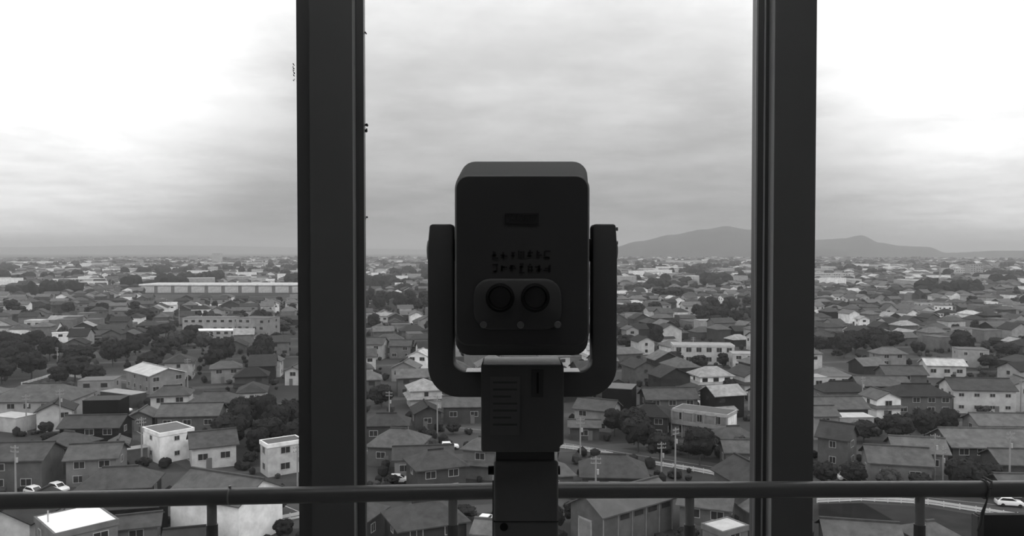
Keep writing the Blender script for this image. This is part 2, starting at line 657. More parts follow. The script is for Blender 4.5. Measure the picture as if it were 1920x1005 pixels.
ft, fb = loc(VC, 328, YF), loc(VC, 648, YF)
bt, bb = loc(VC, 303, YR), loc(VC, 666, YR)
fl, fr_ = loc(853, 480, YF), loc(1105, 480, YF)
bl, br = loc(864, 480, YR), loc(1101, 480, YR)
fcx, fcz, fhw, fhh = (fl.x + fr_.x) / 2, (ft.z + fb.z) / 2, (fr_.x - fl.x) / 2, (ft.z - fb.z) / 2
bcx, bcz, bhw, bhh = (bl.x + br.x) / 2, (bt.z + bb.z) / 2, (br.x - bl.x) / 2, (bt.z - bb.z) / 2
yf, yr = YF - 1.68, YR - 1.68
YM = 1.605
mb_, mt_ = loc(VC, 666, YM).z, ft.z + (bt.z - ft.z) * (YM - YF) / (YR - YF)
mhw = fhw + (bhw - fhw) * (YM - YF) / (YR - YF)
rb_ = mb_ + .006
head = loft([(yf + .004, rrect(fcx, fcz, fhw, fhh, .027)), (YM - 1.68, rrect(fcx, (mb_ + mt_) / 2, mhw, (mt_ - mb_) / 2, .030)),
             (yr, rrect(bcx, (bt.z + rb_) / 2, bhw, (bt.z - rb_) / 2, .034)),
             (yr + .015, rrect(bcx, (bt.z + rb_) / 2, bhw - .012, (bt.z - rb_) / 2 - .012, .03))], 'head', M_VIEWTOP, viewer)
loft([(yf - .006, rrect(fcx, fcz, fhw - .004, fhh - .004, .024)), (yf, rrect(fcx, fcz, fhw, fhh, .027)),
      (yf + .0038, rrect(fcx, fcz, fhw, fhh, .027))], 'face_plate', M_FACE, head)
FY = yf - .006


def face(px, py):
    return loc(px, py, YF - .006)


# objective lenses on the far side
for s_ in (-1, 1):
    MB().tube([(bcx + s_ * .055, yr + .010, bcz + .02), (bcx + s_ * .055, yr + .045, bcz + .02)], .042, 28).build('objective', M_VIEW, head, smooth=True)
# name plate with a dark rim and raised lettering
c = face(978.5, 409.5)
pl = MB()
hw, hh, t = .0335, .0103, .0022
for q in ((-hw, hw, hh - t, hh), (-hw, hw, -hh, -hh + t), (-hw, -hw + t, -hh + t, hh - t), (hw - t, hw, -hh + t, hh - t)):
    pl.box(c.x + q[0], c.x + q[1], FY - .0016, FY + .001, c.z + q[2], c.z + q[3])
plate = pl.build('name_plate', M_INK, head)


def text_part(body, size, parent, loc_, m, shear=0.0):
    cu = bpy.data.curves.new('lettering', 'FONT')
    cu.body = body
    cu.size = size
    cu.align_x = 'CENTER'
    cu.align_y = 'CENTER'
    cu.extrude = 0.0006
    cu.shear = shear
    cu.offset = size * 0.018
    tmp = bpy.data.objects.new('lettering', cu)
    col.objects.link(tmp)
    dg = bpy.context.evaluated_depsgraph_get()
    me = bpy.data.meshes.new_from_object(tmp.evaluated_get(dg))
    bpy.data.objects.remove(tmp)
    me.materials.clear()
    me.materials.append(m)
    o = link_mesh('lettering', me, parent)
    o.rotation_euler = (R(90), 0, 0)
    o.location = loc_
    return o


text_part('Nikon', .021, plate, (c.x, FY - .0008, c.z + .0005), M_INK, 0.25)
# two lines of worn dark characters
grng = random.Random(8)
for ln, (y0, y1) in enumerate(((468, 485), (494, 512))):
    for k in range(7):
        ca = face(920 + 16.2 * k + 1, (y0 + y1) / 2)
        w_, h_ = .0074, .0088
        gm = MB()
        for q in range(grng.choice((2, 3, 3))):
            z_ = grng.uniform(-h_, h_)
            xa, xb = sorted((grng.uniform(-w_, -w_ * .2), grng.uniform(w_ * .2, w_)))
            gm.box(ca.x + xa + .008, ca.x + xb + .008, FY - .001, FY + .0005, ca.z + z_ - .0015, ca.z + z_ + .0015)
        for q in range(grng.choice((1, 2, 2))):
            x_ = grng.uniform(-w_ * .8, w_ * .8)
            gm.box(ca.x + x_ - .0015 + .008, ca.x + x_ + .0015 + .008, FY - .001, FY + .0005, ca.z - h_ * grng.uniform(.4, 1), ca.z + h_ * grng.uniform(.4, 1))
        gm.build('character', M_INK, head)
# eyepiece guard: raised plate with two deep black eyecups and three screws
ec = face(970, 570)
gp = loft([(FY - .010, rrect(ec.x, ec.z, .083, .046, .030)), (FY - .007, rrect(ec.x, ec.z, .087, .050, .034)), (FY + .001, rrect(ec.x, ec.z, .088, .051, .034))],
          'eyepiece_plate', mat('eyepiece_enamel', 0.052, 0.5, 0.3), head)
for px in (938, 1003):
    e = face(px, 557)
    ey = MB()
    n = 32
    prof = [(.0285, FY - .009), (.0285, FY - .026), (.0235, FY - .028), (.020, FY - .012)]
    for (r_, y_) in prof:
        for j in range(n):
            ey.v.append((e.x + r_ * math.cos(2 * math.pi * j / n), y_, e.z + r_ * math.sin(2 * math.pi * j / n)))
    for k in range(3):
        for j in range(n):
            ey.f.append((k * n + j, k * n + (j + 1) % n, (k + 1) * n + (j + 1) % n, (k + 1) * n + j))
            ey.mi.append(0)
    cup = ey.build('eyecup', M_BLACK, head, smooth=True)
    MB().tube([(e.x, FY - .0115, e.z), (e.x, FY - .0135, e.z)], .0205, 28).build('lens', mat('lens_glass', 0.004, 0.05, 0.6), cup)
for px in (907, 976, 1045):
    s_ = face(px, 608)
    MB().tube([(s_.x, FY - .009, s_.z), (s_.x, FY - .0135, s_.z)], [.0075, .006], 16).build('screw', M_SCREW, head, smooth=True)

# yoke
YY = 1.64
ot, it, ob = loc(VC, 420, YY).z, loc(VC, 699, YY).z, loc(VC, 745, YY).z
xo0, xi0, xi1, xo1 = (loc(px, 600, YY).x for px in (802, 850, 1111, 1157))


def arc(cx, cz, r, a0_, a1_, n=10):
    return [(cx + r * math.cos(R(a0_ + (a1_ - a0_) * k / n)), cz + r * math.sin(R(a0_ + (a1_ - a0_) * k / n))) for k in range(n + 1)]


ro_, ri_ = .066, .026
out = [(xo0 + .004, ot - .004)] + [(xo0, ot - .05)] + arc(xo0 + ro_, ob + ro_, ro_, 180, 270) + arc(xo1 - ro_, ob + ro_, ro_, 270, 360) + [(xo1, ot - .05), (xo1 - .003, ot - .004), (xo1 - .006, ot), (xi1 + .004, ot), (xi1, ot - .006)]
out += arc(xi1 - ri_, it + ri_, ri_, 0, -90) + arc(xi0 + ri_, it + ri_, ri_, 270, 180) + [(xi0, ot - .006), (xi0 - .004, ot), (xo0 + .009, ot)]
yk = MB()
n = len(out)
y0, y1 = YY - 1.68, YY - 1.68 + .062
yk.v = [(p[0], y0, p[1]) for p in out] + [(p[0], y1, p[1]) for p in out]
for k in range(n):
    yk.f.append((k, (k + 1) % n, n + (k + 1) % n, n + k))
yk.f += [tuple(range(n)), tuple(reversed(range(n, 2 * n)))]
yk.mi = [0] * (n + 2)
yoke = yk.build('yoke', M_VIEW, viewer, fix=True, bevel=.003, bseg=2, smooth=True)
MB().box(xi0 + ri_, xi1 - ri_, y0 + .004, y1 - .004, it - .001, it + .0015).build('sky_sheen_strip', mat('sky_sheen_metal', 0.45, 0.22, 0.5, metal=1.0), yoke)  # bright metal laid on to give the yoke's top its sky sheen
pz = loc(VC, 469, YY).z
for a_, b_ in ((xi0 - .002, fcx - fhw + .004), (xi1 + .002, fcx + fhw - .004)):
    MB().tube([(a_, y0 + .031, pz), (b_, y0 + .031, pz)], .0245, 24).build('pivot', M_BLACK, yoke, smooth=True)
for a_, s_ in ((xo0, -1), (xo1, 1)):
    MB().tube([(a_ + .002 * -s_, y0 + .031, pz), (a_ + .003 * s_, y0 + .031, pz)], [.026, .020], 24).build('pivot_cap', M_VIEW, yoke, smooth=True)
for (px, py) in ((1157, 429), (1157, 455)):
    s_ = loc(px, py, YY)
    MB().tube([(s_.x - .001, y0 + .01, s_.z), (s_.x + .003, y0 + .01, s_.z)], .004, 8).build('bolt', M_SCREW, yoke)

# coin box
BY = 1.585
bx0, bx1 = loc(902, 760, BY).x, loc(1057, 760, BY).x
bz1, bz0 = loc(VC, 685, BY).z, loc(VC, 848, BY).z
yb0, yb1 = BY - 1.68, 1.70 - 1.68
nt_ = .008
ol = [(bx0, bz1), (bx0, bz0 + .004), (bx0 + .004, bz0), (bx1 - nt_, bz0), (bx1 - nt_, bz0 + .012), (bx1, bz0 + .016), (bx1, bz1)]
coinbox = MB().prism(ol, yb0, yb1, 'y').build('coin_box', M_VIEW, viewer, fix=True, bevel=.0028, bseg=2, smooth=True)


MB().box(bx0 + .004, bx1 - .005, yb0 + .004, yb1 - .003, bz1 - .001, bz1 + .0015).build('top_sheen_plate', mat('top_sheen_metal', 0.45, 0.22, 0.5, metal=1.0), coinbox)  # added bright sheet standing in for sky light on the box top


def bp_(px, py):
    return loc(px, py, BY)


a_, b_ = bp_(919, 815), bp_(975, 706)
lbp = MB().box(a_.x, b_.x, yb0 - .0015, yb0 + .001, a_.z, b_.z).build('instruction_plate', M_LABEL, coinbox)
for k in range(7):
    zz = b_.z - .012 - k * .0145
    MB().box(a_.x + .006, b_.x - .006 - (.012 if k % 3 == 2 else 0), yb0 - .002, yb0 - .001, zz - .002, zz + .002).build('printed_line', mat('faded_print', 0.05, 0.6), lbp)
s0, s1 = bp_(1006, 737), bp_(1010, 698)
bez = MB().box(s0.x - .010, s1.x + .010, yb0 - .004, yb0 + .001, s0.z - .008, s1.z + .006).build('coin_slot_bezel', M_FACE, coinbox, fix=True, bevel=.002)
MB().box(s0.x, s1.x, yb0 - .0048, yb0 - .003, s0.z, s1.z).build('coin_slot', M_BLACK, bez)

# pedestal column
CYY = 1.60
cx0, cx1 = loc(926, 930, CYY).x, loc(1047, 930, CYY).x
cz1 = loc(VC, 864, CYY).z
yc0, yc1 = CYY - 1.68, CYY - 1.68 + .13
colm = MB().box(cx0, cx1, yc0, yc1, .02, cz1).build('column', M_VIEW, viewer, fix=True, bevel=.006, smooth=True)
MB().box(cx0 + .004, cx1 - .008, yc0 + .006, yc1 - .006, cz1 - .003, bz0 + .006).build('collar', M_FACE, colm)
MB().box(cx0 - .09, cx1 + .09, yc0 - .07, yc1 + .09, 0, .022).build('base_plate', M_VIEW, colm, fix=True, bevel=.004)
for px, sd in ((926, -1), (1047, 1)):
    k_ = loc(px, 893, CYY)
    ln_ = .013 if sd < 0 else .006
    MB().tube([(k_.x - sd * .003, yc0 + .045, k_.z), (k_.x + sd * ln_, yc0 + .045, k_.z)], .0095, 16).build('clamp_knob', M_BLACK, colm, smooth=True)
h_ = loc(945, 988, CYY)
MB().tube([(h_.x, yc0 - .0006, h_.z), (h_.x, yc0 + .002, h_.z)], .0085, 18).build('keyhole', M_BLACK, colm)
sm = loc(VC, 978, CYY)
MB().box(cx0 - .0008, cx1 + .0008, yc0 - .0008, yc0 + .01, sm.z - .0008, sm.z + .0008).build('seam', M_BLACK, colm)
MB().box(cx0 - .004, cx0 + .004, yc0 + .03, yc1 - .01, .03, cz1 - .05).build('side_strip', M_SCREW, colm)

# ------------------------------------------------------------------ landmarks for labels
LANDMARKS = []
ORD = ['nearest', 'second nearest', 'third nearest', 'fourth nearest', 'fifth nearest', 'sixth nearest', 'seventh nearest',
       'eighth nearest', 'ninth nearest', 'tenth nearest', 'eleventh nearest', 'twelfth nearest', 'thirteenth nearest',
       'fourteenth nearest', 'fifteenth nearest', 'sixteenth nearest', 'seventeenth nearest', 'eighteenth nearest']
PENDING = []          # (object, kind words, px, py)


def relation(px, py):
    best = min(LANDMARKS, key=lambda l: math.hypot(px - l[1], (py - l[2]) * 1.6))
    dx, dy = px - best[1], py - best[2]
    if abs(dx) > 1.3 * abs(dy):
        r = 'right of' if dx > 0 else 'left of'
    else:
        r = 'behind' if dy < 0 else 'before'
    return r, best[0], math.hypot(dx, dy)


def flush_labels():
    keys = {}
    for o, words, px, py in PENDING:
        r, lm, d = relation(px, py)
        keys.setdefault((words, r, lm), []).append((d, o))
    for (words, r, lm), lst in keys.items():
        lst.sort(key=lambda e: e[0])
        for i, (d, o) in enumerate(lst):
            if len(lst) == 1:
                o['label'] = '%s %s the %s' % (words, r, lm)
            else:
                o['label'] = '%s %s %s the %s' % (ORD[min(i, 17)], words, r, lm)


# ------------------------------------------------------------------ houses
OCC = []              # footprints: x, y, radius
WIN_CACHE = {}


def window_meshes(w, h):
    k = (round(w, 2), round(h, 2))
    if k not in WIN_CACHE:
        f = MB()
        t = 0.09
        f.box(-w / 2 - t, w / 2 + t, -0.07, 0.02, -h / 2 - t, -h / 2)
        f.box(-w / 2 - t, w / 2 + t, -0.07, 0.02, h / 2, h / 2 + t)
        f.box(-w / 2 - t, -w / 2, -0.07, 0.02, -h / 2, h / 2)
        f.box(w / 2, w / 2 + t, -0.07, 0.02, -h / 2, h / 2)
        f.box(-0.03, 0.03, -0.05, 0.02, -h / 2, h / 2)
        p = MB().box(-w / 2, w / 2, -0.02, 0.02, -h / 2, h / 2)
        WIN_CACHE[k] = (f.mesh('window', [M_FRAME]), p.mesh('pane', [M_GLASS_DARK]))
    return WIN_CACHE[k]


def add_window(root, x, y, z, rz, w, h, pane=True):
    a, b = window_meshes(w, h)
    o = link_mesh('window', a, root)
    o.location, o.rotation_euler = (x, y, z), (0, 0, rz)
    if pane:
        link_mesh('pane', b, o)
    else:
        o.data = b
    return o


def roof_mesh(mb, typ, w, d, z, rise, over, mi=0, th=0.18):
    X, Y = w / 2 + over, d / 2 + over
    if typ == 'flat':
        mb.box(-w / 2 - 0.1, w / 2 + 0.1, -d / 2 - 0.1, d / 2 + 0.1, z, z + 0.12, mi)
        return
    drop = rise * over / (d / 2 if typ in ('gable', 'hip') else w / 2)
    ze = z - drop
    if typ == 'gable':        # ridge along x
        for s in (-1, 1):
            a = [(-X, s * Y, ze), (X, s * Y, ze), (X, 0, z + rise), (-X, 0, z + rise)]
            mb.quad(*(a if s < 0 else a[::-1]), mi=mi)
            b = [(p[0], p[1], p[2] + th) for p in a]
            mb.quad(*(b if s < 0 else b[::-1]), mi=mi)
            for i in range(4):
                j = (i + 1) % 4
                mb.quad(a[i], a[j], b[j], b[i], mi=mi)
    elif typ == 'gable_front':  # ridge along y
        for s in (-1, 1):
            a = [(s * X, -Y, ze), (s * X, Y, ze), (0, Y, z + rise), (0, -Y, z + rise)]
            mb.quad(*(a[::-1] if s < 0 else a), mi=mi)
            b = [(p[0], p[1], p[2] + th) for p in a]
            mb.quad(*(b[::-1] if s < 0 else b), mi=mi)
            for i in range(4):
                j = (i + 1) % 4
                mb.quad(a[i], a[j], b[j], b[i], mi=mi)
    else:                      # hip
        rl = max(0.3, (w - d) / 2 * 1.0 + d * 0.12)
        r0, r1 = (-rl, 0, z + rise), (rl, 0, z + rise)
        for dz in (0, th):
            e = [(-X, -Y, ze + dz), (X, -Y, ze + dz), (X, Y, ze + dz), (-X, Y, ze + dz)]
            a, b = (r0[0], 0, r0[2] + dz), (r1[0], 0, r1[2] + dz)
            if dz == 0:
                mb.quad(*e[::-1], mi=mi)
            else:
                mb.quad(e[0], e[1], b, a, mi=mi)
                mb.quad(e[1], e[2], b, mi=mi)
                mb.quad(e[2], e[3], a, b, mi=mi)
                mb.quad(e[3], e[0], a, mi=mi)
                lo = [(p[0], p[1], ze) for p in e]
                for i in range(4):
                    j = (i + 1) % 4
                    mb.quad(lo[i], lo[j], e[j], e[i], mi=mi)


def wall_mesh(mb, typ, w, d, z, rise, mi=0):
    x, y = w / 2, d / 2
    if typ == 'gable':
        mb.prism([(-y, 0), (y, 0), (y, z), (0, z + rise), (-y, z)], -x, x, 'x', mi)
    elif typ == 'gable_front':
        mb.prism([(-x, 0), (x, 0), (x, z), (0, z + rise), (-x, z)], -y, y, 'y', mi)
    else:
        mb.box(-x, x, -y, y, 0, z, mi)


def house(c, w, d, yaw, z, typ, wall, roof, rise, detail=2, name='house', skirt=False, metal=False,
          windows=True, seed=0, win=None, parapet=False, wing=0.0):
    """c: footprint centre. detail 2: windows with panes, ridge, gutter; 1: windows only; 0: wall+roof."""
    rng = random.Random(seed)
    root = empty(name, (c[0], c[1], 0), yaw)
    wb = MB()
    wall_mesh(wb, typ, w, d, z, rise)
    wb.build('wall', wall_mat(wall), root, fix=True)
    rb = MB()
    over = 0.0 if typ == 'flat' else (0.55 if detail else 0.45)
    roof_mesh(rb, typ, w, d, z, rise, over)
    ro = rb.build('roof', roof_mat(roof, metal or typ == 'flat'), root)
    if typ == 'flat' and parapet:
        p = MB()
        t = 0.12
        for a in ((-w / 2 - .15, w / 2 + .15, -d / 2 - .15, -d / 2 + t), (-w / 2 - .15, w / 2 + .15, d / 2 - t, d / 2 + .15),
                  (-w / 2 - .15, -w / 2 + t, -d / 2 + t, d / 2 - t), (w / 2 - t, w / 2 + .15, -d / 2 + t, d / 2 - t)):
            p.box(*a, z - 0.55, z + 0.2)
        p.build('parapet', wall_mat(min(0.82, wall * 1.15)), root)
    if detail >= 2 and typ in ('gable', 'hip', 'gable_front'):
        k = MB()
        if typ == 'gable':
            k.box(-w / 2 - over, w / 2 + over, -0.18, 0.18, z + rise + 0.05, z + rise + 0.38)
        elif typ == 'gable_front':
            k.box(-0.18, 0.18, -d / 2 - over, d / 2 + over, z + rise + 0.05, z + rise + 0.38)
        else:
            rl = max(0.3, (w - d) / 2 + d * 0.12)
            k.box(-rl - .2, rl + .2, -0.18, 0.18, z + rise + 0.05, z + rise + 0.40)
        k.build('ridge', roof_mat(roof * 0.75), ro)
    if skirt and z > 4.4:
        s = MB()
        zz, o2 = 2.9, 1.0
        X, Y = w / 2, d / 2
        e = [(-X - o2, -Y - o2), (X + o2, -Y - o2), (X + o2, Y + o2), (-X - o2, Y + o2)]
        i_ = [(-X, -Y), (X, -Y), (X, Y), (-X, Y)]
        for q in range(4):
            r = (q + 1) % 4
            s.quad((*e[q], zz - .1), (*e[r], zz - .1), (*i_[r], zz + .45), (*i_[q], zz + .45))
            s.quad((*e[q], zz - .22), (*e[r], zz - .22), (*e[r], zz - .1), (*e[q], zz - .1))
        s.quad(*[(*p, zz - .22) for p in e[::-1]])
        s.build('lower_roof', roof_mat(roof), root)
    if wing:
        ww_, x0 = w * (0.42 + 0.2 * rng.random()), rng.choice((-1, 1))
        xa = -w / 2 if x0 < 0 else w / 2 - ww_
        MB().prism([(-d / 2 - wing, 0), (-d / 2, 0), (-d / 2, 2.95), (-d / 2 - wing, 2.35)], xa, xa + ww_, 'x').build('porch_wall', wall_mat(wall), root)
        pr = MB()
        t0, t1 = (-d / 2 - wing - .35, 2.27), (-d / 2, 2.97)
        pr.prism([t0, t1, (t1[0], t1[1] + .14), (t0[0], t0[1] + .14)], xa - .3, xa + ww_ + .3, 'x')
        pr.build('porch_roof', roof_mat(roof), root)
    if windows and detail >= 1:
        storeys = 2 if z > 4.4 else 1
        if z > 8:
            storeys = int(z // 3)
        ww, hh = win or (1.7, 1.15)
        for s in range(storeys):
            zc = (z / storeys) * (s + 0.55)
            n = max(1, int(w / 3.4))
            for i in range(n):
                if rng.random() < 0.15 and not win:
                    continue
                x = (i + 0.5) / n * w - w / 2 + (0 if win else rng.uniform(-.25, .25))
                add_window(root, x, -d / 2 - 0.02, zc, 0, ww, hh, detail >= 2)
            n = max(1, int(d / 4.2))
            for sx_, rz in ((-1, -R(90)), (1, R(90))):
                for i in range(n):
                    if rng.random() < 0.25 and not win:
                        continue
                    y = (i + 0.5) / n * d - d / 2
                    add_window(root, sx_ * (w / 2 + 0.02), y, zc, rz, min(ww, 1.1), hh, detail >= 2)
    if detail >= 2 and typ != 'flat' and windows and rng.random() < 0.8:
        db = MB().box(-0.5, 0.5, -0.08, 0.02, 0, 2.1)
        do = db.build('door', mat('house_door', 0.12, 0.5, 0.3), root)
        do.location = (w * rng.choice((-.12, .2)), -d / 2 - 0.02, 0)
    ext = 0.5 if typ != 'flat' else 0.1
    hw_ = wing / 2
    OCC.append((c[0] + math.sin(yaw) * hw_, c[1] - math.cos(yaw) * hw_, w / 2 + ext, d / 2 + ext + hw_, yaw))
    return root


HAND = []


def H(px, py, z, w, d, yaw, typ, wall, roof, label, rise=None, cat='house', lm=None, behind=True, **kw):
    """(px,py): pixel of the middle of the front eave at height z."""
    p = on_z(px, py, z)
    a = R(yaw)
    c = Vector((p.x - math.sin(a) * d / 2, p.y + math.cos(a) * d / 2, 0))
    return _place(c, w, d, a, z, typ, wall, roof, label, rise, cat, lm, kw, px, py)


def Q(L, F, Rr, z, typ, wall, roof, label, rise=None, cat='house', lm=None, **kw):
    """Eave corners in pixels: left, nearest, right. Rectangle with the F-R edge as its front."""
    l, f, r = (on_z(*p, z) for p in (L, F, Rr))
    a = math.atan2(r.y - f.y, r.x - f.x)
    a2 = math.atan2(l.y - f.y, l.x - f.x) - math.pi / 2
    wr, wl = (r - f).length, (l - f).length
    a = (a * wr + a2 * wl) / (wr + wl)
    w, d = wr, wl
    ux, uy = Vector((math.cos(a), math.sin(a), 0)), Vector((-math.sin(a), math.cos(a), 0))
    c = Vector((f.x, f.y, 0)) + ux * w / 2 + uy * d / 2
    return _place(c, w, d, a, z, typ, wall, roof, label, rise, cat, lm, kw, F[0], F[1])


def _place(c, w, d, a, z, typ, wall, roof, label, rise, cat, lm, kw, px, py):
    if rise is None:
        rise = 0 if typ == 'flat' else (0.24 * (w if typ == 'gable_front' else d))
    pin = kw.pop('pin', False)
    kw.setdefault('detail', 2 if c.y < 320 else 1)
    kw.setdefault('seed', int(px * 7 + py))
    ext = 0.62 if typ != 'flat' else (0.2 if kw.get('parapet') else 0.14)
    if kw.get('skirt'):
        ext = 1.05
    it = dict(kind='house', c=Vector((c.x, c.y)), w=w, d=d, a=a, z=z, typ=typ, wall=wall, roof=roof, rise=rise, label=label, cat=cat, kw=kw,
              hw=w / 2 + ext, hd=d / 2 + ext, mob=(0.004 if pin else 0.12 if lm else 1.0) / (1 + w * d / 60), extras=None)
    PLAN.append(it)
    if lm:
        LANDMARKS.append((lm, px, py))
    return it


PLAN = []


def rect_axes(a):
    return Vector((math.cos(a), math.sin(a))), Vector((-math.sin(a), math.cos(a)))


def sep_rr(p, q):
    """Minimal push vector moving p out of q (oriented rectangles), or None."""
    best = None
    dl = p['c'] - q['c']
    if dl.length > math.hypot(p['hw'], p['hd']) + math.hypot(q['hw'], q['hd']):
        return None
    pu, pv = rect_axes(p['a'])
    qu, qv = rect_axes(q['a'])
    for ax in (pu, pv, qu, qv):
        rp = abs(pu.dot(ax)) * p['hw'] + abs(pv.dot(ax)) * p['hd']
        rq = abs(qu.dot(ax)) * q['hw'] + abs(qv.dot(ax)) * q['hd']
        dd = dl.dot(ax)
        pen = rp + rq + 0.15 - abs(dd)
        if pen <= 0:
            return None
        if best is None or pen < best[0]:
            best = (pen, ax * (1 if dd >= 0 else -1))
    return best[1] * best[0]


def relax():
    n = len(PLAN)
    for it in range(260):
        moved = 0
        for i in range(n):
            p = PLAN[i]
            for j in range(i + 1, n):
                q = PLAN[j]
                if abs(p['c'].x - q['c'].x) > 110 or abs(p['c'].y - q['c'].y) > 110:
                    continue
                v = sep_rr(p, q)
                if v:
                    t = p['mob'] + q['mob']
                    p['c'] += v * (p['mob'] / t) * .7
                    q['c'] -= v * (q['mob'] / t) * .7
                    moved += 1
        if not moved:
            break


def build_plan():
    for it in PLAN:
        if it['kind'] == 'house':
            o = house(it['c'], it['w'], it['d'], it['a'], it['z'], it['typ'], it['wall'], it['roof'], it['rise'], **it['kw'])
            tag(o, it['label'], it['cat'])
            HAND.append((o, it['c'], it['w'], it['d'], it['a']))
            if it['extras']:
                it['extras'](o, it['w'], it['d'])
        else:
            it['make'](it['c'])


def plan_item(px, py, hw, hd, a, mob, make):
    p = on_z(px, py)
    PLAN.append(dict(kind='other', c=Vector((p.x, p.y)), hw=hw, hd=hd, a=a, mob=mob, make=make))


# --- left of the left pillar, nearest first
whiteflat = Q((14, 985), (103, 1003), (226, 990), 7.0, 'flat', 0.30, 0.80, 'flat-roofed building with a broad bright white roof at the bottom left',
  cat='building', name='flat_roofed_building', parapet=True, pin=True, lm='broad bright white flat roof')
H(4, 980, 6, 7, 10, 0, 'gable_front', 0.6, 0.10, 'pale gabled house cut off by the bottom left corner', rise=1.6)
H(227, 984, 4.5, 5, 5, 20, 'gable', 0.30, 0.20, 'small grey-roofed annex beside the broad bright white flat roof', rise=0.8)
H(298, 963, 5.0, 10.5, 6, 12, 'flat', 0.05, 0.06, 'low dark flat-topped shed in front of the white warehouse', windows=False, cat='shed', name='shed')
H(372, 937, 6.5, 13, 9, -24, 'gable', 0.82, 0.30, 'white-walled warehouse with a pale gable roof crossed by the handrail', cat='warehouse',
  name='warehouse', rise=2.3, windows=False, lm='white-walled warehouse')
H(390, 985, 3.2, 5, 4, 15, 'gable', 0.12, 0.10, 'small dark-roofed shed before the white-walled warehouse, beside a rail post', rise=0.8, cat='shed', name='shed')
H(212, 914, 3.2, 11, 7.5, 10, 'hip', 0.12, 0.20, 'low bungalow with a broad grey hip roof just above the handrail at left', rise=2.2, lm='low hip-roofed bungalow')
H(162, 861, 5.0, 8.2, 7, 12, 'gable', 0.34, 0.24, 'grey two-storey house with a long gable roof and pale window bays at left', lm='grey gabled house with pale bays')
H(30, 864, 5.5, 9.5, 8, 6, 'gable', 0.24, 0.20, 'broad grey house cut by the left edge above the handrail', lm='grey house at the left edge')
H(90, 846, 5.2, 7.5, 7, -18, 'hip', 0.22, 0.22, 'grey hip-roofed house tucked behind the house at the left edge')
Q((252, 805), (299, 814), (368, 806), 6.0, 'flat', 0.82, 0.34, 'white flat-roofed two-storey building with a row of small windows', cat='building',
  name='flat_roofed_building', parapet=True, pin=True, win=(0.9, 0.8), lm='white flat-roofed building')
H(268, 838, 3.0, 6, 2.5, 35, 'flat', 0.2, 0.45, 'low pale canopy annex on the street side of the white flat-roofed building', windows=False, cat='annex', name='annex')
H(222, 834, 3.6, 3.2, 4, 22, 'gable_front', 0.66, 0.26, 'tiny white gabled hut left of the white flat-roofed building', cat='hut', name='hut')
H(166, 801, 4.6, 12, 7, 4, 'gable', 0.05, 0.16, 'dark-walled house with a plain grey roof beside a parked white car', lm='dark-walled house with grey roof')
H(188, 752, 6, 8.5, 6, 6, 'flat', 0.03, 0.10, 'tall black-walled flat-roofed barn at left', windows=False, cat='barn', name='barn', lm='black-walled barn at left')
H(106, 765, 4.8, 7.2, 7, 22, 'gable_front', 0.70, 0.10, 'white gabled house with dark roof edges before the big grey hall', rise=1.7, lm='white gabled house at left')
H(50, 754, 5.5, 19, 13, 3, 'hip', 0.5, 0.24, 'large hall under a wide grey hip roof at the left edge', rise=3.0, cat='hall', name='hall', lm='large grey-roofed hall')
H(12, 782, 3.4, 8, 5, -20, 'flat', 0.6, 0.60, 'low pale lean-to shed below the large grey-roofed hall', windows=False, cat='shed', name='shed')
Q((215, 696), (281, 705), (353, 700), 5.5, 'gable_front', 0.36, 0.62, 'grey warehouse with a bright pale metal roof and a plain gable', cat='warehouse',
  name='warehouse', metal=True, rise=1.6, lm='warehouse with bright metal roof')
Q((200, 732), (246, 741), (264, 735), 3.6, 'flat', 0.14, 0.42, 'small flat-roofed garage below the warehouse with bright metal roof', cat='garage', name='garage')
H(318, 741, 5.4, 9, 7, 14, 'hip', 0.6, 0.22, 'white-walled house with a grey hip roof right of the flat-roofed garage')
H(396, 754, 4.6, 11, 7.5, 4, 'hip', 0.55, 0.20, 'wide white-walled bungalow with a grey hip roof at left', lm='wide white-walled bungalow')
H(350, 779, 3.6, 13.5, 8, 6, 'gable', 0.2, 0.24, 'long grey-roofed single-storey house behind the white flat-roofed building', lm='long grey single-storey house')
H(283, 781, 3.4, 5.5, 6, 10, 'gable_front', 0.24, 0.26, 'small gabled wing at the left end of the long grey house')
H(402, 833, 4.4, 8, 8, 26, 'gable', 0.6, 0.20, 'hip-shaped grey roof house with white gable right of the flat-roofed building')
Q((475, 829), (502, 835), (572, 828), 6.0, 'flat', 0.70, 0.30, 'white stepped building beside the left window pillar', cat='building', name='flat_roofed_building',
  parapet=True, lm='white stepped building by the pillar')
H(508, 677, 5.4, 5.8, 6, 6, 'gable_front', 0.70, 0.26, 'small white gabled house with two dark upper windows near the left pillar', lm='small white gable near the pillar')
H(549, 695, 4.6, 5, 6, 0, 'gable_front', 0.72, 0.30, 'white gabled house touching the left side of the left pillar')
H(424, 690, 4.8, 9, 7.5, 20, 'hip', 0.36, 0.30, 'pale hip-roofed house below the dark grove at left')
H(62, 601, 4, 9, 8, 6, 'flat', 0.70, 0.6, 'bright white box-shaped house above the left grove', lm='bright white box house')
H(113, 625, 4.6, 6.4, 6, 32, 'flat', 0.80, 0.6, 'small white cube house between the groves at left', lm='small white cube house')
H(116, 600, 3.6, 17, 8, 2, 'gable', 0.5, 0.45, 'long low white shed right of the bright white box house', cat='shed', name='shed')
H(390, 596, 7.5, 26, 10, 2, 'flat', 0.5, 0.34, 'long pale school-like block in the middle distance at left', cat='building', name='school_block', lm='long pale school block')
H(470, 597, 9.5, 16, 12, -18, 'flat', 0.42, 0.30, 'tall grey block with dark vertical slots near the left pillar', cat='building', name='office_block', lm='tall grey block with slots')
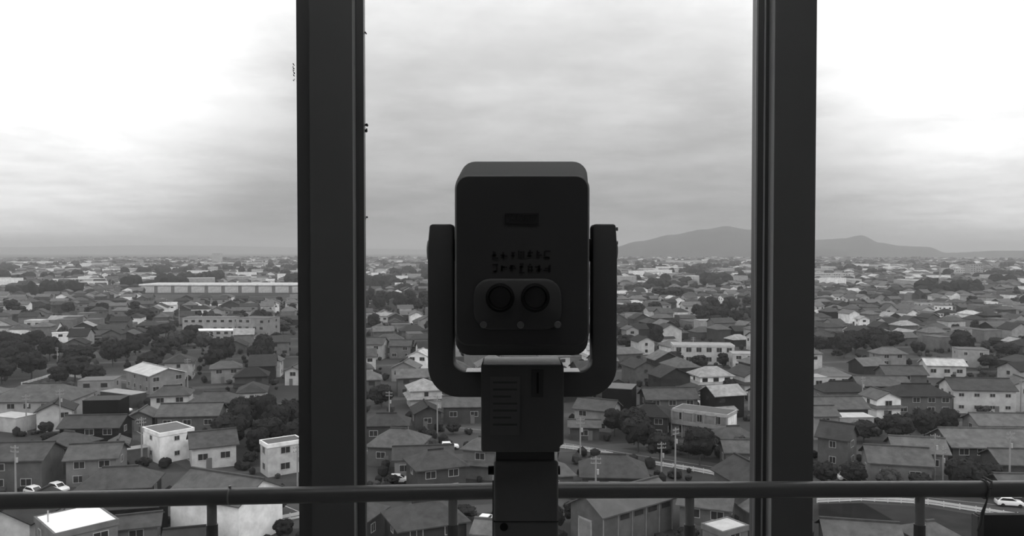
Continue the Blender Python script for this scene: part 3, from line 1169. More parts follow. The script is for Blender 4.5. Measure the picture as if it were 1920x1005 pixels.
H(410, 620, 4.6, 24, 9, 3, 'flat', 0.52, 0.80, 'low building with a thin bright white roof before the school block', cat='building', name='low_hall')
H(360, 634, 3.4, 12, 7, 3, 'gable', 0.4, 0.34, 'pale single-storey house left of the thin bright white roof')
fac = H(418, 533, 9, 165, 40, 0, 'flat', 0.34, 0.60, 'very long factory with alternating white wall panels at left', cat='factory', name='factory', windows=False, lm='very long factory')


def factory_extras(o, w, d):
    for k in range(10):
        MB().box(-6.5, 6.5, -0.4, 0, -3.2, 3.2).build('wall_panel', wall_mat(0.7), o).location = (-74 + k * 16.5, -20.05, 3.9)
    MB().box(-82.5, 82.5, -0.8, 0, -0.6, 0.6).build('fascia', wall_mat(0.82), o).location = (0, -20.0, 8.4)


fac['extras'] = factory_extras

# --- between the left pillar and the viewer
H(735, 842, 4, 10, 9, -8, 'hip', 0.2, 0.24, 'pale hip-roofed bungalow right of the left pillar', rise=2.3, lm='pale hip-roofed bungalow by the pillar')
H(796, 853, 3.8, 10.5, 6, 7, 'gable', 0.4, 0.18, 'long low grey-roofed house left of the coin box')
H(832, 874, 5.0, 8.5, 8, 22, 'hip', 0.14, 0.15, 'dark hip-roofed house with dark walls standing before the long low roof', lm='dark hip-roofed house by the rail')
H(893, 843, 5.6, 6.5, 6, -16, 'hip', 0.3, 0.24, 'two-storey tiled house with a lower skirt roof left of the column', skirt=True, lm='two-storey tiled house by the column')
H(722, 797, 4, 9.5, 7, 4, 'hip', 0.16, 0.14, 'dark hip-roofed house against the left pillar in the middle bay')
H(810, 774, 4.0, 6, 8, 14, 'gable_front', 0.15, 0.08, 'small black-roofed house under the left corner of the yoke')
H(865, 762, 4.2, 10, 7, 3, 'gable', 0.14, 0.28, 'pale-roofed dark house under the left arm of the yoke')
H(783, 667, 5, 7, 7, -10, 'gable_front', 0.80, 0.6, 'bright white gabled house left of the yoke', lm='bright white gable by the yoke')
H(757, 690, 4.4, 8, 7, -6, 'gable_front', 0.45, 0.34, 'pale gabled house in front of the bright white gabled house')
H(706, 645, 6, 9.5, 8, -6, 'gable', 0.5, 0.22, 'white three-bay house beside the right edge of the left pillar')
H(748, 648, 5, 8, 7, 0, 'gable', 0.34, 0.2, 'grey two-storey house behind the bright white gabled house')
H(783, 647, 5, 7, 7, 4, 'gable', 0.36, 0.16, 'grey house with twin windows left of the yoke arm')
H(722, 592, 4, 11, 6, -4, 'gable', 0.6, 0.45, 'long white shed below the dark woodland in the middle bay', cat='shed', name='shed')
H(806, 983, 4.5, 9.5, 8, 24, 'hip', 0.12, 0.15, 'dark hip roof under the handrail, left of the rail post', lm='dark hip roof under the handrail')
H(712, 988, 4, 7.5, 8, -18, 'hip', 0.16, 0.22, 'grey hip roof at the bottom beside the left pillar')
H(893, 998, 3.6, 4.5, 4.2, -14, 'gable', 0.34, 0.34, 'small pale roof at the bottom left of the column')

# --- between the viewer and the right pillar
barn = Q((1062, 950), (1139, 968), (1287, 938), 5.0, 'gable', 0.24, 0.30, 'long gabled storehouse with clerestory openings below the handrail', cat='storehouse', name='storehouse',
  metal=True, rise=1.9, windows=False, lm='long gabled storehouse')
Q((1306, 978), (1350, 991), (1404, 982), 4.5, 'flat', 0.3, 0.60, 'small building with a bright flat roof beside the right pillar', cat='building', name='flat_roofed_building', parapet=True)
H(1338, 957, 5, 7, 7, -22, 'gable', 0.2, 0.30, 'grey gabled house behind the small bright flat roof')
H(1392, 965, 5, 6, 7, 14, 'gable_front', 0.2, 0.24, 'grey gabled house touching the right pillar below the handrail')
apt = Q((1256, 768), (1361, 779), (1386, 771), 6.0, 'flat', 0.45, 0.30, 'two-storey flat-roofed apartment block with a bright white end wall', cat='apartments', name='apartment_block',
  parapet=True, win=(1.3, 1.6), lm='flat-roofed apartment block')
H(1160, 729, 7, 7.5, 8, -18, 'flat', 0.03, 0.34, 'black-walled cube building right of the yoke', windows=False, cat='building', name='black_building', lm='black-walled cube building')
H(1238, 748, 4.6, 13, 8, 4, 'gable', 0.22, 0.20, 'long grey gabled house behind the flat-roofed apartment block')
H(1216, 784, 5, 8, 8, -14, 'hip', 0.10, 0.06, 'black hip-roofed house among the trees left of the apartment block')
H(1112, 768, 5, 9, 7, -26, 'gable', 0.42, 0.22, 'pale house with a white end wall below the right side of the yoke', lm='pale house below the yoke')
H(1118, 800, 3, 6.5, 4, -4, 'gable', 0.18, 0.30, 'low pale-roofed outbuilding in front of the pale house below the yoke', cat='outbuilding', name='outbuilding')
H(1150, 893, 3.4, 11, 9, -4, 'hip', 0.16, 0.16, 'wide dark hip-roofed bungalow on the near side of the road', rise=2.4, lm='wide dark bungalow by the road')
H(1072, 892, 3.4, 6.5, 6.5, 12, 'hip', 0.2, 0.24, 'small pale hip roof right of the column')
H(1386, 821, 3.6, 7, 6, 8, 'hip', 0.25, 0.22, 'small grey hip-roofed house against the right pillar')
H(1388, 846, 3.6, 7, 6, -4, 'gable', 0.25, 0.28, 'small pale gabled house against the right pillar')
H(1320, 648, 7, 22, 9, -5, 'flat', 0.6, 0.5, 'long white apartment block with a pole in front, right of the yoke', cat='apartments', name='apartment_block', win=(1.8, 1.6), parapet=True,
  lm='long white apartment block')
H(1392, 664, 5.4, 8, 8, -6, 'flat', 0.66, 0.45, 'small white flat-roofed block touching the right pillar', cat='building', name='flat_roofed_building')
H(1298, 573, 7.5, 11, 9, 4, 'gable', 0.62, 0.34, 'white house with four square windows in the middle distance', lm='white house with four windows')
H(1186, 618, 6, 6, 6, 14, 'gable_front', 0.5, 0.3, 'pale box-like house right of the yoke arm', lm='pale box house')
H(1204, 596, 4, 8, 6, 12, 'gable', 0.6, 0.5, 'small bright house above the pale box house')
H(1290, 489, 12, 115, 40, 0, 'flat', 0.70, 0.7, 'distant bright long building at the foot of the tall hill', cat='building', name='long_building', windows=False, lm='distant bright long building')

# --- right of the right pillar
Q((1530, 819), (1589, 824), (1621, 816), 6.0, 'gable_front', 0.24, 0.13, 'grey two-storey gabled house with two upper windows right of the pillar', rise=2.2,
  lm='grey house with two gable windows')
H(1607, 783, 3.8, 8, 5, 3, 'flat', 0.55, 0.60, 'low white flat-roofed house behind the grey gabled house right of the pillar')
H(1549, 779, 5.4, 5.5, 6, 4, 'gable', 0.46, 0.26, 'cream two-storey house touching the right side of the right pillar')
H(1574, 766, 4.4, 14, 8, 3, 'gable', 0.16, 0.26, 'long broad grey-roofed house right of the pillar', lm='long broad grey roof')
H(1590, 734, 4.4, 12.5, 8, 3, 'hip', 0.26, 0.08, 'dark hip-roofed house behind the long broad grey roof', lm='dark hip roof right of the pillar')
H(1534, 708, 6.4, 5.5, 6, 4, 'flat', 0.70, 0.4, 'narrow white block against the right pillar')
H(1573, 707, 5, 7, 6, 0, 'flat', 0.6, 0.3, 'white wall house right of the narrow white block')
H(1660, 723, 4.4, 14, 8, -2, 'gable', 0.14, 0.28, 'long pale tile-roofed house behind the white gabled house', lm='long pale tile roof')
H(1690, 747, 5, 6.5, 7, 8, 'gable_front', 0.76, 0.24, 'white gabled house with one large upper window at right', skirt=True, lm='white gabled house at right')
H(1752, 746, 4.8, 14, 9, -2, 'hip', 0.2, 0.09, 'broad black hip-roofed house right of the white gabled house')
H(1700, 702, 4.6, 12, 8, -3, 'gable', 0.2, 0.22, 'grey gabled house behind the long pale tile roof')
H(1834, 731, 6.2, 15, 9, -7, 'gable', 0.66, 0.17, 'large white two-storey apartment house at right', cat='apartments', name='apartment_house', win=(1.2, .8), lm='large white apartment house')
H(1906, 722, 7, 6, 7, -10, 'gable_front', 0.72, 0.3, 'white gabled house at the right edge beyond the apartment house')
H(1890, 797, 4.6, 12, 7, -3, 'gable', 0.46, 0.34, 'pale house with dark windows near the right edge', lm='pale house near the right edge')
H(1862, 838, 4.6, 15, 9.5, -3, 'gable', 0.18, 0.38, 'large pale-roofed house at the right edge', lm='large pale roof at right edge')
H(1780, 854, 4.2, 9, 7.5, -14, 'gable', 0.34, 0.34, 'pale gabled house left of the large pale roof')
H(1690, 869, 4.2, 10, 8, -14, 'gable', 0.28, 0.28, 'grey gabled house behind the roadside trees at right', lm='grey house behind roadside trees')
H(1872, 871, 3.8, 11, 7, -4, 'gable', 0.18, 0.30, 'low pale-roofed house in front of the large pale roof')
H(1898, 902, 2.8, 7.5, 5, -4, 'gable', 0.15, 0.28, 'small low roof just above the handrail at the right edge', cat='shed', name='shed')
H(1572, 1016, 4, 9, 7, -12, 'gable', 0.2, 0.24, 'grey roof at the bottom right of the right pillar')
H(1775, 1014, 3.6, 5.5, 6, 12, 'hip', 0.2, 0.28, 'pale hip roof at the bottom beside the rightmost rail post')
H(1737, 581, 6, 8.5, 9, 6, 'gable_front', 0.70, 0.34, 'white gabled barn in the middle distance at right', windows=False, lm='white gabled barn at right')
H(1712, 580, 6, 16, 9, 2, 'gable', 0.36, 0.26, 'wide grey house left of the white gabled barn')
H(1672, 580, 6, 7, 7, 0, 'gable_front', 0.5, 0.2, 'pale gabled house with a pointed roof at right', rise=3)
H(1621, 598, 5, 5.5, 6, 0, 'gable_front', 0.76, 0.5, 'small white round-topped shed at right', cat='shed', name='shed', lm='small white shed at right')
H(1826, 656, 6.4, 10, 8, -16, 'flat', 0.58, 0.3, 'cream flat-roofed house at right', win=(1.0, 1.0), lm='cream flat-roofed house')
H(1674, 663, 4.6, 10, 7.5, 2, 'hip', 0.36, 0.38, 'pale hip-roofed bungalow below the dark grove at right', lm='pale bungalow at right')
H(1775, 685, 4.2, 12, 7, -8, 'gable', 0.6, 0.6, 'long white hall with a bright roof at right', cat='hall', name='hall', lm='long white hall')
H(1909, 641, 5, 6, 7, -4, 'gable_front', 0.70, 0.45, 'small white gabled house at the right edge')
H(1803, 503, 14, 40, 25, -4, 'flat', 0.66, 0.5, 'distant white complex near the right-hand skyline', cat='building', name='hospital_block', lm='distant white complex')
H(1832, 496, 21, 18, 18, -4, 'flat', 0.5, 0.4, 'distant grey tower block right of the white complex', cat='building', name='tower_block')
H(1560, 513, 10, 60, 25, 3, 'flat', 0.66, 0.5, 'distant white low block right of the right pillar', cat='building', name='low_block')
H(405, 475, 34, 24, 20, 0, 'flat', 0.6, 0.5, 'distant tower block on the left skyline', cat='building', name='tower_block', lm='distant tower block')
H(360, 479.5, 26, 20, 20, 0, 'flat', 0.5, 0.5, 'distant lower tower left of the skyline tower block', cat='building', name='tower_block')
H(50, 491, 10, 120, 40, 0, 'flat', 0.82, 0.8, 'distant bright white plant on the far left skyline', cat='building', name='long_building', windows=False, lm='distant white plant')
H(440, 493, 10, 190, 40, 0, 'flat', 0.7, 0.6, 'distant long white building under the skyline tower block', cat='building', name='long_building', windows=False)
H(150, 523, 7, 45, 20, 0, 'flat', 0.6, 0.6, 'distant white store building at far left', cat='building', name='low_block', windows=False)



def barn_extras(o, bw, bd):
    """gable door, clerestory openings and downpipes of the storehouse"""
    dm = MB().box(-0.06, 0.04, -1.2, 1.2, 0, 3.4).build('door', wall_mat(0.40), o)
    dm.location = (-bw / 2 - 0.02, 0.2, 0)
    fr = MB()
    fr.box(-0.1, 0.02, -1.45, -1.2, 0, 3.6)
    fr.box(-0.1, 0.02, 1.2, 1.45, 0, 3.6)
    fr.box(-0.1, 0.02, -1.45, 1.45, 3.4, 3.65)
    fr.build('door_frame', wall_mat(0.52), dm)
    for k in range(4):
        MB().box(-0.85, 0.85, -0.08, 0.02, -0.35, 0.35).build('window', M_GLASS_DARK, o).location = (-bw / 2 + bw * (0.3 + 0.2 * k), -bd / 2 - 0.02, 4.0)
    for k in range(6):
        MB().box(-0.06, 0.06, -0.12, 0.02, 0, 4.6).build('downpipe', wall_mat(0.4), o).location = (-bw / 2 + bw * (k + 0.02) / 5.05, -bd / 2 - 0.02, 0)


def apt_extras(o, aw, ad):
    """balcony along the long facade and a white end wall"""
    MB().box(-0.1, 0.0, -ad / 2, ad / 2, 0.0, 0.9).build('balcony', wall_mat(0.4), o).location = (-aw / 2 - 0.9, 0, 2.9)
    MB().box(-0.9, 0.0, -ad / 2, ad / 2, -0.12, 0).build('balcony_floor', wall_mat(0.3), o).location = (-aw / 2, 0, 2.9)
    for k in range(6):
        MB().box(-0.95, 0.0, -0.1, 0.1, 0, 5.8).build('partition', wall_mat(0.4), o).location = (-aw / 2, -ad / 2 + ad * k / 5, 0)
    MB().box(-aw / 2, aw / 2, -0.06, 0, 0, 5.6).build('end_wall', wall_mat(0.82), o).location = (0, -ad / 2 - 0.01, 0)


def flat_extras(o, w, d):
    an = MB().tube([(-3, 1, 7.1), (-3, 1, 8.6)], 0.09, 6)
    an.box(-3.35, -2.65, 0.95, 1.05, 8.1, 8.2)
    an.build('antenna', M_CONC, o)


barn['extras'], apt['extras'], whiteflat['extras'] = barn_extras, apt_extras, flat_extras

# ------------------------------------------------------------------ roads and guard fences


def ribbon(pts, half, z):
    m = MB()
    P = [on_z(*p) for p in pts]
    L_, R_ = [], []
    for i, p in enumerate(P):
        d = (P[min(i + 1, len(P) - 1)] - P[max(i - 1, 0)])
        d.z = 0
        d.normalize()
        nrm = Vector((-d.y, d.x, 0))
        L_.append(p + nrm * half)
        R_.append(p - nrm * half)
    for i in range(len(P) - 1):
        m.quad((*R_[i].xy, z), (*R_[i + 1].xy, z), (*L_[i + 1].xy, z), (*L_[i].xy, z))
    return m


ROADS = [
    ([(840, 800), (980, 815), (1060, 832), (1210, 856), (1400, 886), (1560, 914), (1760, 936), (1960, 956)], 3.0, 'grey street sloping across the view behind the viewer'),
    ([(-60, 684), (105, 693), (215, 710), (300, 728), (420, 762), (560, 800), (700, 850)], 2.6, 'grey lane running down from the left edge'),
    ([(560, 960), (430, 905), (330, 850), (240, 800), (150, 775)], 2.6, 'grey lane climbing between houses at lower left'),
    ([(1400, 660), (1560, 690), (1760, 770), (1960, 820)], 2.6, 'grey lane crossing the houses at right'),
]
for k, (pts, hw, lb) in enumerate(ROADS):
    tag(ribbon(pts, hw, 0.03 + 0.004 * k).build('road', M_ASPHALT), lb, 'road', kind='structure')
    tag(ribbon(pts, 0.08, 0.06 + 0.004 * k).build('lane_line', M_LANE), 'pale centre line of the ' + lb[5:], 'road marking', kind='structure')

FENCE_PTS = []


def guard_fence(pix, label, h=0.85, step=2.0):
    P = [on_z(*p) for p in pix]
    root = empty('guard_fence', (P[0].x, P[0].y, 0))
    tag(root, label, 'fence')
    org = Vector((P[0].x, P[0].y, 0))
    pm = MB().box(-0.06, 0.06, -0.06, 0.06, 0, h + 0.12).mesh('post', [M_WHITEPAINT])
    pan = None
    for a, b in zip(P, P[1:]):
        L = (b - a).length
        n = max(1, round(L / step))
        u = (b - a) / n
        ang = math.atan2(u.y, u.x)
        l = u.length
        q = MB()
        q.box(0.06, l - 0.06, -0.03, 0.03, h * 0.55, h)
        q.box(0.06, l - 0.06, -0.03, 0.03, h * 0.12, h * 0.42)
        pan = q.mesh('panel', [M_WHITEPAINT])
        for i in range(n):
            p = a + u * i - org
            o = link_mesh('post', pm, root)
            o.location = p
            o = link_mesh('panel', pan, root)
            o.location, o.rotation_euler = p, (0, 0, ang)
    FENCE_PTS.extend(zip(P, P[1:]))
    return root


guard_fence([(1532, 943), (1615, 939), (1740, 946), (1830, 960), (1935, 976)], 'white guard fence along the road below the handrail at right')
guard_fence([(1225, 872), (1300, 884), (1420, 906)], 'white guard fence beside the street left of the right pillar')
guard_fence([(1030, 838), (1090, 845), (1150, 856)], 'white guard fence beside the street right of the coin box')
guard_fence([(103, 702), (160, 711), (216, 722)], 'white guard fence ending at the warehouse with bright metal roof')
guard_fence([(40, 722), (75, 712), (100, 704)], 'pale fence slanting beside the left grove')
guard_fence([(500, 985), (565, 972)], 'pale low fence between the warehouse and the left pillar', h=1.1)

# ------------------------------------------------------------------ cars


def make_car(px, py, yaw, paint, label):
    plan_item(px, py, 2.2, 0.95, R(yaw), 0.15, lambda c: build_car(c, yaw, paint, label))


def build_car(p, yaw, paint, label, s=1.0):
    root = empty('car', (p.x, p.y, 0.07), R(yaw))
    L, W = 4.1 * s, 1.65 * s
    body = [(-L / 2, .25), (L / 2, .25), (L / 2 + .02, .62), (L / 2 - .25, .82), (L * .22, .95), (-L / 2 + .12, .98), (-L / 2 - .02, .7)]
    MB().prism(body, -W / 2, W / 2, 'y').build('body', paint, root, fix=True, bevel=0.06, bseg=2, smooth=True)
    cab = [(L * .24, .93), (L * .04, 1.46), (-L * .33, 1.48), (-L / 2 + .14, .95)]
    MB().prism(cab, -W / 2 + .12, W / 2 - .12, 'y').build('cabin', paint, root, fix=True, bevel=0.06, bseg=2, smooth=True)
    for sy_ in (-1, 1):
        y = sy_ * (W / 2 - .11)
        w = [(L * .19, .99), (L * .04, 1.36), (-L * .31, 1.38), (-L / 2 + .36, 1.0)]
        MB().prism(w, y - .015, y + .015, 'y').build('side_window', M_GLASS_DARK, root)
    ws = MB()
    for x0, z0, x1, z1 in ((L * .235, .98, L * .065, 1.40), (-L / 2 + .13, 1.0, -L * .335, 1.42)):
        dx = .03 if x0 > 0 else -.03
        ws.quad((x0 + dx, -W / 2 + .25, z0), (x0 + dx, W / 2 - .25, z0), (x1 + dx, W / 2 - .3, z1), (x1 + dx, -W / 2 + .3, z1))
    ws.build('windscreen', M_GLASS_DARK, root)
    for sx_ in (-1, 1):
        for sy_ in (-1, 1):
            w = MB().tube([(0, -.11, 0), (0, .11, 0)], .3, 14)
            w.build('wheel', M_TYRE, root).location = (sx_ * L * .31, sy_ * (W / 2 - .06), .25)
    OCC.append((p.x, p.y, 2.2, 0.9, R(yaw)))
    return tag(root, label, 'car', 'cars on the streets')


make_car(1890, 947, -12, M_CARWHITE, 'white hatchback on the road behind the guard fence at right')
make_car(213, 797, 14, M_CARWHITE, 'white car parked right of the dark-walled house with grey roof')
make_car(80, 919, -28, M_CARWHITE, 'white car parked above the handrail, left one of two')
make_car(101, 917, -28, M_CARWHITE, 'white car parked above the handrail, right one of two')
make_car(231, 773, 4, M_CARWHITE, 'white car parked under the flat-roofed garage at left')
make_car(911, 982, 72, M_CARWHITE, 'small white car seen end-on just left of the column')
make_car(752, 893, 4, M_CARWHITE, 'white car below the pale bungalow right of the left pillar')
make_car(1610, 903, -4, M_CARWHITE, 'white car whose roof shows above the handrail at right')
make_car(1822, 902, -30, M_CARGREY, 'grey car above the handrail near the right edge')
make_car(842, 842, 8, M_CARWHITE, 'pale car on the street left of the column')

# ------------------------------------------------------------------ utility poles


def make_pole(px, py, h, label):
    plan_item(px, py, 0.95, 0.95, 0, 2.5, lambda c: build_pole(c, px, h, label))


def build_pole(p, px, h, label, arms=2):
    OCC.append((p.x, p.y, .95, .95, 0.0))
    root = empty('utility_pole', (p.x, p.y, 0), R(random.Random(px).uniform(-40, 40)))
    MB().tube([(0, 0, 0), (0, 0, h)], [.17, .11], 8).build('pole', M_POLE, root, smooth=True)
    for k in range(arms):
        a = MB().box(-.85, .85, -.05, .05, -.05, .05)
        for x in (-.75, -.3, .3, .75):
            a.box(x - .05, x + .05, -.05, .05, .05, .25)
        a.build('crossarm', M_POLE, root).location = (0, -.12, h - .4 - .7 * k)
    if arms > 1:
        MB().tube([(.32, 0, h - 2.9), (.32, 0, h - 2.1)], .2, 10).build('transformer', M_CONC, root)
    return tag(root, label, 'utility pole', 'utility poles')


for px, py, h, lb in (
        (115, 803, 10, 'utility pole in front of the white gabled house at left'),
        (56, 812, 9, 'utility pole below the large grey-roofed hall'),
        (265, 872, 9.5, 'utility pole before the white flat-roofed building'),
        (60, 925, 9, 'pale utility pole rising above the handrail at far left'),
        (352, 735, 10, 'utility pole right of the warehouse with bright metal roof'),
        (108, 700, 9, 'pale utility pole at the fence by the left grove'),
        (558, 920, 8, 'utility pole beside the left pillar above the handrail'),
        (1088, 862, 8.5, 'dark utility pole right of the coin box'),
        (1240, 900, 7, 'utility pole on the street left of the apartment block'),
        (1266, 905, 10, 'tall utility pole in front of the flat-roofed apartment block'),
        (1304, 680, 9, 'utility pole before the long white apartment block'),
        (1710, 905, 7.5, 'left one of two slim poles by the roadside trees at right'),
        (1737, 905, 8.5, 'right one of two slim poles by the roadside trees at right'),
        (1874, 905, 10, 'utility pole in front of the large pale roof at the right edge'),
        (1617, 770, 9, 'utility pole right of the long broad grey roof'),
        (1880, 775, 9, 'utility pole before the large white apartment house'),
        (820, 815, 9, 'utility pole under the left corner of the yoke'),
        (1117, 960, 9, 'utility pole beside the gable of the long storehouse'),
        (336, 612, 12, 'pale pole left of the long pale school block'),
        (730, 800, 8.5, 'utility pole among the roofs right of the left pillar')):
    make_pole(px, py, h, lb)

pm_ = on_z(1762, 556)
mast = empty('mast', (pm_.x, pm_.y, 0))
OCC.append((pm_.x, pm_.y, 4.0, 4.0, 0.0))
tag(mast, 'slender lattice mast rising from the far town at right', 'mast')
mb = MB()
for sx_, sy_ in ((-1, -1), (1, -1), (1, 1), (-1, 1)):
    mb.tube([(sx_ * 1.2, sy_ * 1.2, 0), (sx_ * .25, sy_ * .25, 27)], .13, 5)
mb.build('leg_frame', M_CONC, mast)
for k in range(9):
    z0, z1 = 3 * k, 3 * k + 3
    r0, r1 = 1.2 - .95 * z0 / 27, 1.2 - .95 * z1 / 27
    b = MB()
    for q in range(4):
        c = [(-1, -1), (1, -1), (1, 1), (-1, 1)]
        a_, b_ = c[q], c[(q + 1) % 4]
        b.tube([(a_[0] * r0, a_[1] * r0, z0), (b_[0] * r1, b_[1] * r1, z1)], .07, 4)
    b.build('brace', M_CONC, mast)
MB().tube([(0, 0, 26), (0, 0, 31)], .12, 6).build('antenna', M_CONC, mast)

# ------------------------------------------------------------------ trees
import bmesh


def crown_mesh(seed, lobes, squash, leafm, leaves=1500):
    rng = random.Random(seed)
    m = MB()
    bm = bmesh.new()
    bmesh.ops.create_icosphere(bm, subdivisions=2, radius=1.0)
    bv = [v.co.copy() for v in bm.verts]
    bf = [tuple(v.index for v in f.verts) for f in bm.faces]
    bm.free()
    cs = []
    for i in range(lobes):
        a = rng.uniform(0, 2 * math.pi)
        hgt = rng.uniform(-0.75, 0.8)
        rr = math.sqrt(max(0.05, 1 - hgt * hgt)) * rng.uniform(0.3, 0.72)
        cs.append((Vector((rr * math.cos(a), rr * math.sin(a), hgt * 0.62)), rng.uniform(0.20, 0.36)))
    cs.append((Vector((0, 0, 0)), 0.66))
    for c, r in cs:
        i = len(m.v)
        for v in bv:
            k = 1 + 0.34 * noise.noise(v * 2.4 + c * 7 + Vector((seed, 0, 0))) + 0.22 * noise.noise(v * 6 + c * 3)
            p = c + v * r * k
            m.v.append((p.x, p.y, p.z * squash))
        for f in bf:
            m.f.append(tuple(i + q for q in f))
            m.mi.append(0)
    for _ in range(leaves):
        c, r = rng.choice(cs)
        d = Vector((rng.gauss(0, 1), rng.gauss(0, 1), rng.gauss(0, 1))).normalized()
        p = c + d * r * rng.uniform(0.92, 1.2)
        p.z *= squash
        t = Vector((rng.gauss(0, 1), rng.gauss(0, 1), rng.gauss(0, 1))).normalized() * 0.055
        s = d.cross(t).normalized() * 0.035
        m.quad(p - t, p + s, p + t, p - s)
    me = m.mesh('crown', [leafm])
    return me


CROWNS = [crown_mesh(1, 26, 0.85, M_LEAF), crown_mesh(2, 28, 0.72, M_LEAF), crown_mesh(3, 24, 1.05, M_LEAF), crown_mesh(4, 26, 0.9, M_LEAF2),
          crown_mesh(5, 20, 1.7, M_LEAF)]
trunk_mb = MB().tube([(0, 0, 0), (0.03, 0.02, 0.5), (0, 0, 1)], [.16, .11, .07], 8)
for k in range(3):
    a = k * 2.1
    trunk_mb.tube([(0, 0, .6), (.3 * math.cos(a), .3 * math.sin(a), 1.05)], [.06, .03], 5)
TRUNK = trunk_mb.mesh('trunk', [M_BARK])
TREE_WORDS = {0: 'round dark tree', 1: 'broad dark tree', 2: 'upright dark tree', 3: 'pale leafy tree', 4: 'tall narrow tree'}


def make_tree(x, y, h, w, kind, rz, words=None):
    root = empty('tree', (x, y, 0), rz)
    sq = [0.85, 0.72, 1.05, 0.9, 1.7][kind]
    c = link_mesh('crown', CROWNS[kind], root)
    hz = h * 0.44
    c.location = (0, 0, h - hz * 1.0)
    zs = hz / (sq * 1.0)
    c.scale = (w / 2 / .95, w / 2 / .95, zs)
    t = link_mesh('trunk', TRUNK, root)
    t.scale = (w * .16, w * .16, h * 0.55)
    root['category'] = 'tree'
    root['group'] = 'trees in the town'
    px, py = to_px((x, y, h * .5))
    PENDING.append((root, words or TREE_WORDS[kind], px, py))
    OCC.append((x, y, w * 0.5, w * 0.5, 0.0))
    return root


trng = random.Random(11)


def T(px, py, h, w, kind=None):
    w *= 0.92
    k, rz = trng.choice((0, 1, 2)) if kind is None else kind, trng.uniform(0, 6.28)
    plan_item(px, py, w * .5, w * .5, 0, 3.0, lambda c: make_tree(c.x, c.y, h, w, k, rz))


def grove(x0, x1, y0, y1, n, h, w):
    for i in range(n):
        T(trng.uniform(x0, x1), y0 + (y1 - y0) * (i + .5) / n, h * trng.uniform(.8, 1.15), w * trng.uniform(.8, 1.2))


T(143, 718, 9.5, 12, 0); T(165, 722, 7, 8, 1); T(120, 722, 7, 7, 2)
grove(-20, 75, 665, 722, 9, 11, 11)
grove(-10, 60, 650, 664, 4, 10, 11)
grove(440, 560, 795, 842, 9, 8.5, 8)
T(478, 862, 7, 6, 2); T(384, 862, 3.6, 2.6, 0); T(458, 872, 3, 3.5, 1); T(545, 850, 8, 7, 0)
grove(395, 500, 668, 700, 7, 10, 9)
grove(340, 385, 640, 655, 3, 9, 9)
T(95, 812, 3.6, 4, 0); T(130, 838, 3.4, 4.4, 2); T(262, 600, 8, 16, 1); T(275, 605, 8, 12, 0)
T(715, 765, 7, 8, 1); T(850, 815, 3, 4, 0); T(880, 975, 2.4, 5, 1); T(800, 830, 3.2, 4, 0); T(775, 905, 2.5, 3.2, 0)
T(1190, 838, 8.5, 8, 0); T(1225, 848, 6.5, 6.5, 1); T(1165, 812, 7, 6, 2); T(1205, 822, 9, 7.5, 0)
T(1345, 870, 8.2, 7.5, 2); T(1330, 850, 6, 5, 0); T(1294, 862, 4.5, 3, 4); T(1380, 858, 5, 4.2, 3); T(1275, 852, 3, 4, 3); T(1318, 858, 3.5, 3.6, 3)
T(1265, 685, 6, 8, 0); T(1245, 690, 6, 8, 1); T(1380, 690, 6, 5, 2)
T(1598, 905, 5, 5.5, 0); T(1625, 908, 5, 5.5, 1); T(1655, 909, 4.5, 5, 3); T(1680, 911, 4, 5, 0); T(1768, 905, 7.5, 7, 0); T(1790, 908, 5, 5.5, 1); T(1745, 903, 5, 5.2, 2)
T(1700, 830, 7, 8, 1); T(1728, 826, 8, 7.5, 0); T(1672, 830, 5.5, 7, 1); T(1755, 822, 7.5, 5.5, 2); T(1775, 815, 5, 5, 3)
T(1533, 868, 5, 4, 2); T(1540, 895, 3, 4, 3); T(1770, 750, 5, 5.5, 2); T(1832, 775, 3, 4, 3)
grove(1590, 1670, 652, 664, 5, 11, 11)
T(1720, 665, 6, 7, 0); T(1845, 690, 6, 8, 1); T(1862, 690, 6, 8, 0); T(1890, 660, 6, 12, 1)
T(524, 961, 4, 4, 3); T(488, 1004, 3.4, 3.4, 0); T(245, 945, 3, 3.6, 2); T(198, 962, 3.4, 2.6, 2); T(270, 880, 2.6, 3.4, 0); T(20, 1010, 4.6, 5, 0)
T(1060, 1000, 4.5, 3.4, 2); T(1072, 990, 4, 3, 2); T(1290, 1002, 3, 4, 0)
# dark woodland belt seen in the middle bay
for i in range(16):
    T(680 + i * 8.4 + trng.uniform(-3, 3), trng.uniform(572, 588), trng.uniform(11, 15), trng.uniform(9, 12))
grove(1200, 1290, 556, 562, 6, 9, 16)
grove(1160, 1230, 588, 594, 6, 9, 12)

relax()
build_plan()

# ------------------------------------------------------------------ the rest of the town: lots along a street grid
rng = random.Random(5)
GRID = R(14)
cg, sg = math.cos(GRID), math.sin(GRID)
houses, trees = [], []


def hidden(px, py):
    """Behind a pillar, the viewer or outside the frame."""
    if px < -25 or px > 1945 or py > 1060:
        return True
    if 568 < px < 678 or 1416 < px < 1518:
        return True
    if 862 < px < 1097 and py < 650:
        return True
    if 812 < px < 842 and py < 720 or 1120 < px < 1150 and py < 720:
        return True
    if 912 < px < 1048:
        return True
    return False


def blocked(x, y, r):
    for (ox, oy, hw_, hd_, a_) in OCC:
        dx, dy = x - ox, y - oy
        if abs(dx) > r + hw_ + hd_ or abs(dy) > r + hw_ + hd_:
            continue
        ca, sa = math.cos(a_), math.sin(a_)
        u_, v_ = abs(dx * ca + dy * sa) - hw_, abs(-dx * sa + dy * ca) - hd_
        if math.hypot(max(u_, 0), max(v_, 0)) < r:
            return True
    return False


def seg_d(p, a, b):
    ab = b - a
    t = max(0, min(1, (p - a).dot(ab) / ab.length_squared))
    return (a + ab * t - p).length


